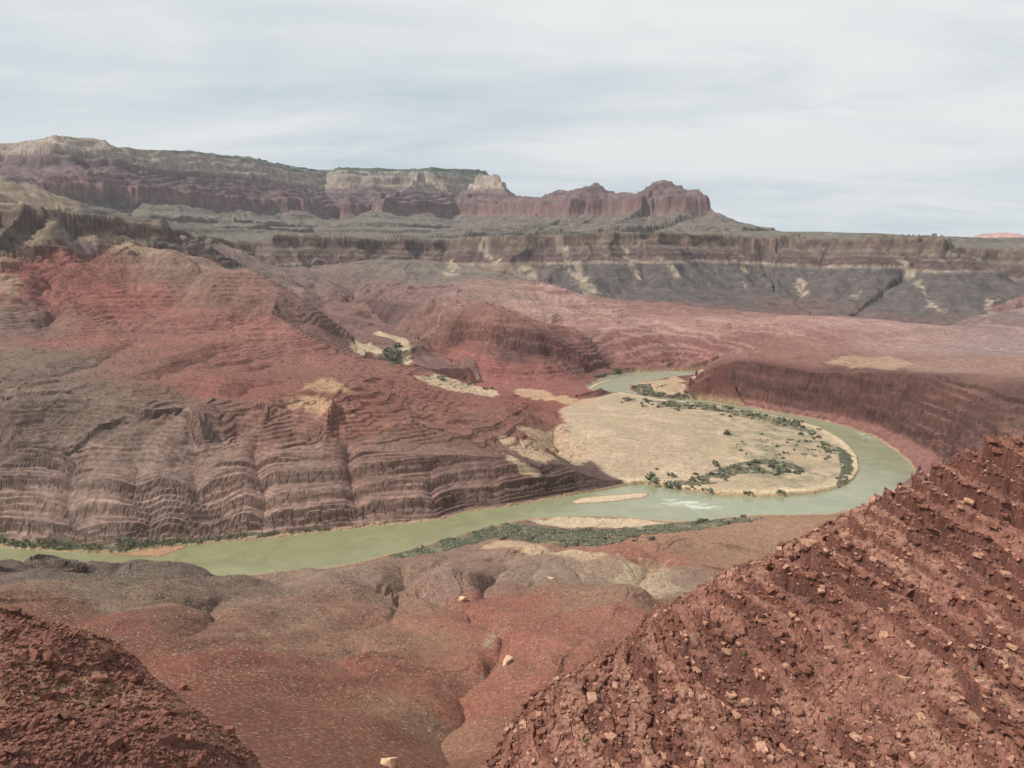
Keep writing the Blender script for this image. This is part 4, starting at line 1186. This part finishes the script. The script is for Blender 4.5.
kk = 0
bands = [([(665, 487), (700, 480), (730, 471), (765, 465), (800, 471)], 62, 6, 3.2, (3, 9), 'dark green bush in the thicket on the lower delta', 'bushes of the lower delta thicket'),
         ([(640, 487), (690, 490), (735, 494), (790, 493)], 18, 6, 1.0, (2, 6), 'low bush along the sandy shore of the delta', 'bushes along the delta shore'),
         ([(808, 430), (822, 444), (830, 454), (826, 459)], 22, 2.5, 2.2, (3, 6), 'dark bush in the curved row near the delta tip', 'bushes in the curved row'),
         ([(838, 448), (848, 462), (846, 478), (836, 486)], 34, 3.5, 2.5, (2, 4.5), 'small grey bush on the gravel rim of the delta tip', 'grey bushes of the delta rim'),
         ([(622, 400), (660, 405), (716, 408)], 48, 5, 1.6, (3, 6.5), 'bush in the strip along the upper delta channel', 'bushes along the upper channel'),
         ([(715, 410), (750, 416), (790, 425), (812, 433)], 46, 5, 2.0, (3, 6.5), 'bush in the scattered belt along the right channel', 'bushes along the right channel'),
         ([(740, 440), (790, 448), (815, 456)], 40, 14, 7, (1.6, 4.2), 'small scattered bush on the open right half of the delta', 'scattered delta bushes'),
         ([(632, 385), (640, 390), (660, 395), (690, 397)], 30, 5, 2.2, (3, 6), 'bush on the small point bar at the far bend', 'bushes of the far point bar'),
         ([(585, 384), (600, 377), (625, 372.5)], 16, 2.5, 1.0, (3, 6), 'bush on the outer bank of the far bend', 'bushes of the far outer bank'),
         ([(437, 377), (455, 381), (480, 386), (492, 391)], 16, 3, 1.2, (3, 6), 'bush lining the dry side creek', 'bushes of the side creek'),
         ([(384, 352), (396, 352), (400, 362)], 16, 3, 3, (4, 8), 'bush in the grove at the bend of the dry creek', 'bushes of the creek grove'),
         ([(500, 532), (560, 540), (600, 546), (640, 536)], 26, 12, 3.0, (3, 8), 'dark bush among the riverside scrub on the near bank', 'bushes of the near bank'),
         ([(690, 524), (730, 521), (760, 519)], 14, 6, 1.5, (3, 8), 'bush on the near bank below the rapid', 'bushes below the rapid')]
for pts_, n_, jx, jy, (w0, w1), lab, grp in bands:
    for px, py in along(pts_, n_, jx, jy):
        kk += 1
        shrub(px, py, w0 + (w1 - w0) * g_.random() ** 1.8, lab, grp, kk)


def thicket(name, polys, n, sizes, base_c, label, seed):
    """one mass of riverside scrub: leaf clumps over the ground inside the outlines"""
    g = np.random.default_rng(seed)
    vs_, cs_ = [], []
    for P in polys:
        P = np.array(P); x0, y0 = P.min(0); x1, y1 = P.max(0)
        x = g.uniform(x0, x1, n * 6); y = g.uniform(y0, y1, n * 6)
        k = inside_poly(x, y, P) & (fbm(x, y, 30, 3, seed) > -0.18)
        x, y = x[k][:n], y[k][:n]
        i = np.clip(np.searchsorted(R, np.hypot(x, y)), 0, NR - 1); j = np.clip(((np.arctan2(x, y) - AZ[0]) / dth).round().astype(int), 0, NA - 1)
        z = Z[i, j]
        keep = z > 0.2
        x, y, z = x[keep], y[keep], z[keep]
        m = len(x)
        hh = g.uniform(*sizes, m)
        for q_ in range(10):
            p = np.c_[x, y, z] + np.c_[g.normal(0, 0.55, (m, 2)) * hh[:, None], g.uniform(0.1, 1.0, m) * hh]
            a = g.normal(size=(m, 3)); a /= np.linalg.norm(a, axis=1)[:, None]
            bb = np.cross(a, g.normal(size=(m, 3))); bb /= np.linalg.norm(bb, axis=1)[:, None]
            s = (hh * 0.34)[:, None]
            vs_.append(np.stack([p - a * s, p + bb * s, p + a * s, p - bb * s], 1).reshape(-1, 3))
            cs_.append(np.repeat(np.array(base_c) * (1 + 0.3 * g.uniform(-1, 1, m))[:, None], 4, 0))
    v = np.concatenate(vs_); c = np.concatenate(cs_)
    o = put(name, mesh_from(name, v, np.arange(len(v)).reshape(-1, 4), c, smooth=False), M_leaf)
    return tag(o, label, 'scrub', kind='stuff')


thicket('riverside_scrub', SCRUB[:1], 5200, (0.9, 2.3), (0.235, 0.235, 0.165), 'grey green scrub covering the near river bank', 401)
thicket('riverside_scrub', SCRUB[1:2], 2600, (1.2, 3.2), (0.165, 0.175, 0.100), 'green strip of scrub along the left far bank', 402)
thicket('riverside_scrub', SCRUB[2:3], 260, (2.0, 5), (0.105, 0.12, 0.08), 'green scrub in the bend of the dry creek', 403)
NV = on_plane(near_bank[8:22]) + [(-330, 420), (-150, 300), (0, 300), (60, 330), (150, 480), (260, 620)]
def dots(name, poly, n, sizes, cols, label, seed):
    g = np.random.default_rng(seed)
    P = np.array(poly); x0, y0 = P.min(0); x1, y1 = P.max(0)
    x = g.uniform(x0, x1, n * 8); y = y1 - (y1 - y0) * g.uniform(0, 1, n * 8) ** 0.6
    k = inside_poly(x, y, P) & (fbm(x, y, 60, 4, seed) + 0.35 * g.uniform(-1, 1, n * 8) > 0.02)
    x, y = x[k][:n], y[k][:n]
    i, j = np.clip(np.searchsorted(R, np.hypot(x, y)), 0, NR - 1), np.clip(((np.arctan2(x, y) - AZ[0]) / dth).round().astype(int), 0, NA - 1)
    k = (own[i, j] == 0) & (Z[i, j] > 1)
    x, y, z = x[k], y[k], Z[i, j][k]
    m = len(x); hh = g.uniform(*sizes, m) * (0.6 + 0.8 * (np.hypot(x, y) / 700))
    cc_ = np.array(cols)[g.integers(0, len(cols), m)] * g.uniform(0.75, 1.25, m)[:, None]
    vs_, cs_ = [], []
    for q_ in range(5):
        p = np.c_[x, y, z] + np.c_[g.normal(0, 0.4, (m, 2)) * hh[:, None], g.uniform(0.15, 0.7, m) * hh]
        a = g.normal(size=(m, 3)); a /= np.linalg.norm(a, axis=1)[:, None]
        b2 = np.cross(a, g.normal(size=(m, 3))); b2 /= np.linalg.norm(b2, axis=1)[:, None]
        sz = (hh * 0.42)[:, None]
        vs_.append(np.stack([p - a * sz, p + b2 * sz, p + a * sz, p - b2 * sz], 1).reshape(-1, 3)); cs_.append(np.repeat(cc_, 4, 0))
    v = np.concatenate(vs_); c = np.concatenate(cs_)
    return tag(put(name, mesh_from(name, v, np.arange(len(v)).reshape(-1, 4), c, smooth=False), M_leaf), label, 'scrub', kind='stuff')


dots('desert_scrub', NV, 20000, (0.28, 0.85), [(0.38, 0.31, 0.21), (0.33, 0.27, 0.17), (0.22, 0.21, 0.12), (0.42, 0.32, 0.25)], 'pale dry scrub dotted over the near red valley slopes', 405)
HV = outline([(0, 330), (250, 300), (420, 330), (500, 400), (600, 440), (560, 470), (300, 500), (100, 500), (0, 500)])
dots('hill_scrub', HV, 9000, (0.35, 0.8), [(0.10, 0.10, 0.065), (0.14, 0.13, 0.08), (0.30, 0.26, 0.17)], 'small dark scrub dotted over the hills across the river', 406)
DV = [outline(P) for P in ([(640, 488), (650, 480), (690, 481), (710, 472), (735, 464), (765, 459), (790, 463), (805, 469), (800, 475), (770, 474), (740, 474), (715, 484), (690, 486), (660, 488)], [(655, 401), (720, 405), (790, 421), (815, 432), (800, 432), (760, 421), (715, 411), (660, 408)], [(836, 446), (850, 455), (853, 470), (846, 484), (836, 488), (842, 470)], [(630, 385), (650, 384), (655, 393), (700, 397), (690, 400), (640, 396)])]
thicket('delta_scrub', DV, 4200, (0.6, 1.7), (0.20, 0.20, 0.14), 'low grey green scrub in patches on the delta', 404)


# ----------------------------------------------------------------- stones
def rock_mesh(seed, flatness=0.6):
    import bmesh
    g = random.Random(seed)
    bm = bmesh.new()
    for _ in range(16):
        v = Vector((g.uniform(-1, 1), g.uniform(-1, 1), g.uniform(-1, 1)))
        v = Vector([max(-0.8, min(0.8, c * 1.3)) for c in v])
        bm.verts.new((v.x, v.y * 0.75, v.z * flatness))
    r = bmesh.ops.convex_hull(bm, input=bm.verts)
    bmesh.ops.delete(bm, geom=[e for e in r['geom_interior'] if isinstance(e, bmesh.types.BMVert)], context='VERTS')
    bmesh.ops.delete(bm, geom=[v for v in bm.verts if not v.link_faces], context='VERTS')
    bmesh.ops.triangulate(bm, faces=bm.faces)
    me = bpy.data.meshes.new('rock'); bm.to_mesh(me); bm.free()
    v = np.empty(len(me.vertices) * 3, f32); me.vertices.foreach_get('co', v)
    fcs = np.empty(len(me.polygons) * 3, np.int32); me.polygons.foreach_get('vertices', fcs)
    return me, v.reshape(-1, 3), fcs.reshape(-1, 3)


def rock_mat(name, colr, fine=0.5):
    m, t, b = new_mat(name)
    n, l = t.nodes.new, t.links.new
    geo = n('ShaderNodeNewGeometry')
    nz = n('ShaderNodeTexNoise'); nz.inputs['Scale'].default_value = 1 / fine; nz.inputs['Detail'].default_value = 5
    l(geo.outputs['Position'], nz.inputs['Vector'])
    r = n('ShaderNodeValToRGB')
    c = lin(colr) * ALB
    r.color_ramp.elements[0].position = 0.3; r.color_ramp.elements[0].color = tuple(c * 0.6) + (1,)
    r.color_ramp.elements[1].position = 0.7; r.color_ramp.elements[1].color = tuple(np.clip(c * 1.35, 0, 0.8)) + (1,)
    l(nz.outputs['Fac'], r.inputs[0]); l(r.outputs[0], b.inputs['Base Color'])
    bp = n('ShaderNodeBump'); bp.inputs['Distance'].default_value = fine * 0.2; l(nz.outputs['Fac'], bp.inputs['Height']); l(bp.outputs['Normal'], b.inputs['Normal'])
    b.inputs['Roughness'].default_value = 0.95; b.inputs['Specular IOR Level'].default_value = 0.15
    return m


M_red = rock_mat('red_stone', (130, 88, 74)); M_dark = rock_mat('dark_red_stone', (112, 75, 64)); M_tan = rock_mat('tan_sandstone', (206, 170, 140), 1.2); M_pink = rock_mat('pale_pink_stone', (176, 134, 112))
protos = [rock_mesh(500 + k, 0.45 + 0.08 * (k % 4)) for k in range(8)]
for nm, pools in (('ridge', 5), ('slope', 6)):
    pass


def ground_at(x, y):
    i = np.clip(np.searchsorted(R, np.hypot(x, y)), 0, NR - 1); j = np.clip(((np.arctan2(x, y) - AZ[0]) / dth).round().astype(int), 0, NA - 1)
    return i, j


g = np.random.default_rng(9)


def scatter_points(owner, n, px0, px1, py0, py1):
    out = []
    while len(out) < n:
        px, py = g.uniform(px0, px1), g.uniform(py0, py1)
        x, y, z, i, j = hit(px, py)
        if own[i, j] == owner and i < k1:
            out.append((x, y, z))
    return np.array(out)


def rubble(name, pts_, sizes, mats, label, seed):
    gg = np.random.default_rng(seed)
    vs_, fs_, mi = [], [], []
    off = 0
    for (x, y, z), s in zip(pts_, sizes):
        _, v, fc = protos[gg.integers(0, 8)]
        a = gg.uniform(0, 6.28); ca_, sa_ = math.cos(a), math.sin(a)
        tilt = gg.normal(0, 0.25)
        vv = v * s * np.array([1, 1, gg.uniform(0.6, 1.1)])
        vv = np.c_[vv[:, 0] * ca_ - vv[:, 1] * sa_, vv[:, 0] * sa_ + vv[:, 1] * ca_, vv[:, 2] + vv[:, 0] * tilt] + (x, y, z + s * 0.12)
        vs_.append(vv); fs_.append(fc + off); off += len(v)
        mi.append(np.full(len(fc), gg.choice(len(mats), p=[0.72, 0.28] if len(mats) == 2 else None), np.int32))
    me = mesh_from(name, np.concatenate(vs_), np.concatenate(fs_), smooth=False)
    for m in mats:
        me.materials.append(m)
    me.polygons.foreach_set('material_index', np.concatenate(mi))
    o = bpy.data.objects.new(name, me); scene.collection.objects.link(o)
    return tag(o, label, 'rubble', kind='stuff')


def boulders(pts_, sizes, mats, label, group, seed):
    gg = np.random.default_rng(seed)
    meshes = {}
    for (x, y, z), s in zip(pts_, sizes):
        k = int(gg.integers(0, 8)); mk = int(gg.integers(0, 10)) // 7
        if (k, mk) not in meshes:
            me = protos[k][0].copy(); me.name = 'rock'; me.materials.clear(); me.materials.append(mats[mk]); meshes[(k, mk)] = me
        o = bpy.data.objects.new('rock', meshes[(k, mk)]); scene.collection.objects.link(o)
        o.location = (x, y, z + s * 0.15); o.scale = (s, s, s * gg.uniform(0.7, 1.1))
        o.rotation_euler = (gg.normal(0, 0.2), gg.normal(0, 0.2), gg.uniform(0, 6.28))
        tag(o, label, 'rock', group)


P1 = scatter_points(5, 3600, 480, 1024, 440, 768)
s1 = 0.16 + 0.34 * g.random(3600) ** 3
P2 = scatter_points(6, 4200, 0, 270, 610, 768)
s2 = 0.14 + 0.42 * g.random(4200) ** 3
rubble('ridge_rubble', P1, s1, [M_red, M_pink], 'loose red and pale stones littering the near right ridge', 1)
rubble('slope_rubble', P2, s2, [M_dark, M_red], 'loose dark red stones littering the lower left slope', 2)
B1 = scatter_points(5, 150, 480, 1024, 440, 768); boulders(B1, 0.5 + 0.75 * g.random(150) ** 2, [M_red, M_pink], 'angular red block lying on the ledges of the near right ridge', 'loose blocks on the right ridge', 3)
B2 = scatter_points(6, 110, 0, 270, 610, 768); boulders(B2, 0.4 + 0.9 * g.random(110) ** 2.5, [M_dark, M_red], 'dark red stone lying on the lower left slope', 'stones on the left slope', 4)


def slab_mesh(seed):
    import bmesh
    gg = random.Random(seed)
    bm = bmesh.new()
    for sx in (-1, 1):
        for sy in (-1, 1):
            for sz in (-1, 1):
                for _ in range(2):
                    bm.verts.new((sx * gg.uniform(0.68, 1.0), sy * gg.uniform(0.62, 1.0), sz * gg.uniform(0.7, 1.0)))
    r = bmesh.ops.convex_hull(bm, input=bm.verts)
    bmesh.ops.delete(bm, geom=[v for v in bm.verts if not v.link_faces], context='VERTS')
    me = bpy.data.meshes.new('ledge_rock'); bm.to_mesh(me); bm.free()
    return me


slabs = []
for k in range(9):
    me = slab_mesh(900 + k); me.materials.append((M_red, M_dark, M_red, M_pink, M_red, M_dark, M_red, M_red, M_pink)[k]); slabs.append(me)
slab_np = []
for me in slabs:
    v = np.empty(len(me.vertices) * 3, f32); me.vertices.foreach_get('co', v)
    me.calc_loop_triangles(); tt = np.empty(len(me.loop_triangles) * 3, np.int32); me.loop_triangles.foreach_get('vertices', tt)
    slab_np.append((v.reshape(-1, 3), tt.reshape(-1, 3)))
gq = np.gradient(q, axis=0) / DR[sub]; gqa = np.gradient(q, axis=1) / CELL[sub]
s_, c_ = np.sin(AZ)[None], np.cos(AZ)[None]
qx, qy = gq * s_ + gqa * c_, gq * c_ - gqa * s_
visible = T[sub] >= Tmax[sub] - 1e-4
cand = np.argwhere((own[sub] == 5) & (on_riser > 0.6) & visible & (np.abs(AZ)[None] < 0.64) & (RR[sub] > 95))
pick = cand[g.permutation(len(cand))]
taken = []
for i, j in pick:
    if len(taken) >= 210:
        break
    x, y, z = float(X[i, j]), float(Y[i, j]), float(Z[i, j])
    if any((x - a) ** 2 + (y - b) ** 2 < 0.8 for a, b in taken):
        continue
    taken.append((x, y))
    k = int(g.integers(0, 9))
    o = bpy.data.objects.new('ledge_rock', slabs[k]); scene.collection.objects.link(o)
    L_ = 0.5 + 1.1 * g.random() ** 1.7
    o.scale = (L_, L_ * g.uniform(0.45, 0.8), L_ * g.uniform(0.22, 0.42))
    ang = math.atan2(-qx[i, j], qy[i, j]) + g.normal(0, 0.25)
    o.rotation_euler = (g.normal(0.0, 0.12), g.normal(-0.12, 0.12), ang)
    o.location = (x - 0.2 * qx[i, j], y - 0.2 * qy[i, j], z + o.scale[2] * 0.35)
    tag(o, 'angular red slab jutting from the broken ledges of the near right ridge', 'ledge rock', 'slabs along the ledges of the right ridge')


vs_, fs_, mi = [], [], []
off = 0
cand2 = np.argwhere((own[sub] == 5) & ((on_riser > 0.35) | (hash01((xn * 3).astype(np.int64), (yn * 3).astype(np.int64), 3) < 0.02)) & (RR[sub] > 95) & (np.abs(AZ)[None] < 0.66))
for i, j in cand2[g.permutation(len(cand2))[:5200]]:
    k = int(g.integers(0, 9)); v, tt = slab_np[k]
    L_ = 0.22 + 0.75 * g.random() ** 2.2
    v = v * (L_, L_ * g.uniform(0.45, 0.85), L_ * g.uniform(0.2, 0.45))
    ang = math.atan2(-qx[i, j], qy[i, j]) + g.normal(0, 0.3)
    ty, tx = g.normal(-0.12, 0.15), g.normal(0, 0.15)
    v = np.c_[v[:, 0], v[:, 1], v[:, 2] + v[:, 0] * ty + v[:, 1] * tx]
    v = np.c_[v[:, 0] * math.cos(ang) - v[:, 1] * math.sin(ang), v[:, 0] * math.sin(ang) + v[:, 1] * math.cos(ang), v[:, 2]] + (X[i, j] - 0.15 * qx[i, j], Y[i, j] - 0.15 * qy[i, j], Z[i, j] + L_ * 0.1)
    vs_.append(v); fs_.append(tt + off); off += len(v); mi.append(np.full(len(tt), g.choice(3, p=[0.6, 0.25, 0.15]), np.int32))
me = mesh_from('ledge_rubble', np.concatenate(vs_), np.concatenate(fs_), smooth=False)
for m in (M_red, M_dark, M_pink):
    me.materials.append(m)
me.polygons.foreach_set('material_index', np.concatenate(mi))
tag(put('ledge_rubble', me, None), 'broken thin slabs crowding the ledges of the near right ridge', 'rubble', kind='stuff')


def big_rock(px, py, wpx, mat, label, k, zs=1.0):
    x, y, z, i, j = hit(px, py)
    s = wpx / 2 * math.hypot(x, y) / FOC * 1.15
    me = protos[k][0].copy(); me.name = 'boulder'; me.materials.clear(); me.materials.append(mat)
    o = put('boulder', me, None)
    o.location = (x, y, z + s * 0.25); o.scale = (s, s, s * zs); o.rotation_euler = (0.1, 0.05, k)
    tag(o, label, 'boulder')


big_rock(506, 664, 14, M_tan, 'tan boulder in the middle of the red ravine', 1, 1.3)
big_rock(463, 600, 10, M_tan, 'small tan slab above the ravine, left of the gully', 2)
big_rock(390, 766, 22, M_tan, 'pale boulder cut by the bottom edge of the photo', 3, 1.2)
big_rock(551, 580, 8, M_tan, 'tan outcrop block beside the near river hills', 5)
big_rock(182, 690, 12, M_red, 'square red stone with a shadow on its right, lower left slope', 4, 1.6)
big_rock(229, 733, 11, M_red, 'upright red stone at the edge of the lower left slope', 6, 1.5)

# tufts of green on the ridge
tv, tq, tcx = leaf_cloud(60, 0.16, 700, 0.9, 0.6, (0.13, 0.16, 0.05))
tuft_me = mesh_from('tuft', tv, tq, tcx, smooth=False); tuft_me.materials.append(M_leaf)
spots = [(829, 580), (815, 583), (793, 614), (790, 637), (830, 721), (790, 731), (744, 744), (732, 703), (905, 546), (862, 554), (812, 585), (880, 549), (848, 648), (770, 660), (540, 745), (536, 735), (655, 700), (585, 742), (975, 670), (1000, 705), (690, 705), (745, 655), (700, 635), (930, 690)]
for k, (px, py) in enumerate(spots):
    x, y, z, i, j = hit(px, py)
    o = bpy.data.objects.new('grass_tuft', tuft_me); scene.collection.objects.link(o)
    s = 0.35 + 0.45 * ((k * 37) % 10) / 10
    o.location = (x, y, z); o.scale = (s, s, s); o.rotation_euler = (0, 0, k)
    tag(o, 'small green tuft between the stones of the near right ridge', 'grass tuft', 'green tufts on the right ridge')

# ----------------------------------------------------------------- haze
m_h = bpy.data.materials.new('haze'); m_h.use_nodes = True
t = m_h.node_tree; t.nodes.clear()
out = t.nodes.new('ShaderNodeOutputMaterial'); pv = t.nodes.new('ShaderNodeVolumePrincipled')
pv.inputs['Color'].default_value = (0.66, 0.74, 0.84, 1); pv.inputs['Density'].default_value = 1.6e-5
pv.inputs['Anisotropy'].default_value = 0.0
t.links.new(pv.outputs[0], out.inputs['Volume'])
hx, hy0, hy1, hz0, hz1 = 13500, -600, 17500, float(Z.min()) - 1, float(Z.max()) + 60
hv = np.array([(sx * hx, yy, zz_) for zz_ in (hz0, hz1) for sx, yy in ((-1, hy0), (1, hy0), (1, hy1), (-1, hy1))])
hf = np.array([(3, 2, 1, 0), (4, 5, 6, 7), (0, 1, 5, 4), (1, 2, 6, 5), (2, 3, 7, 6), (3, 0, 4, 7)])
haze = put('haze', mesh_from('haze', hv, hf, smooth=False), m_h)
tag(haze, 'thin blue haze filling the canyon', 'haze', kind='stuff')
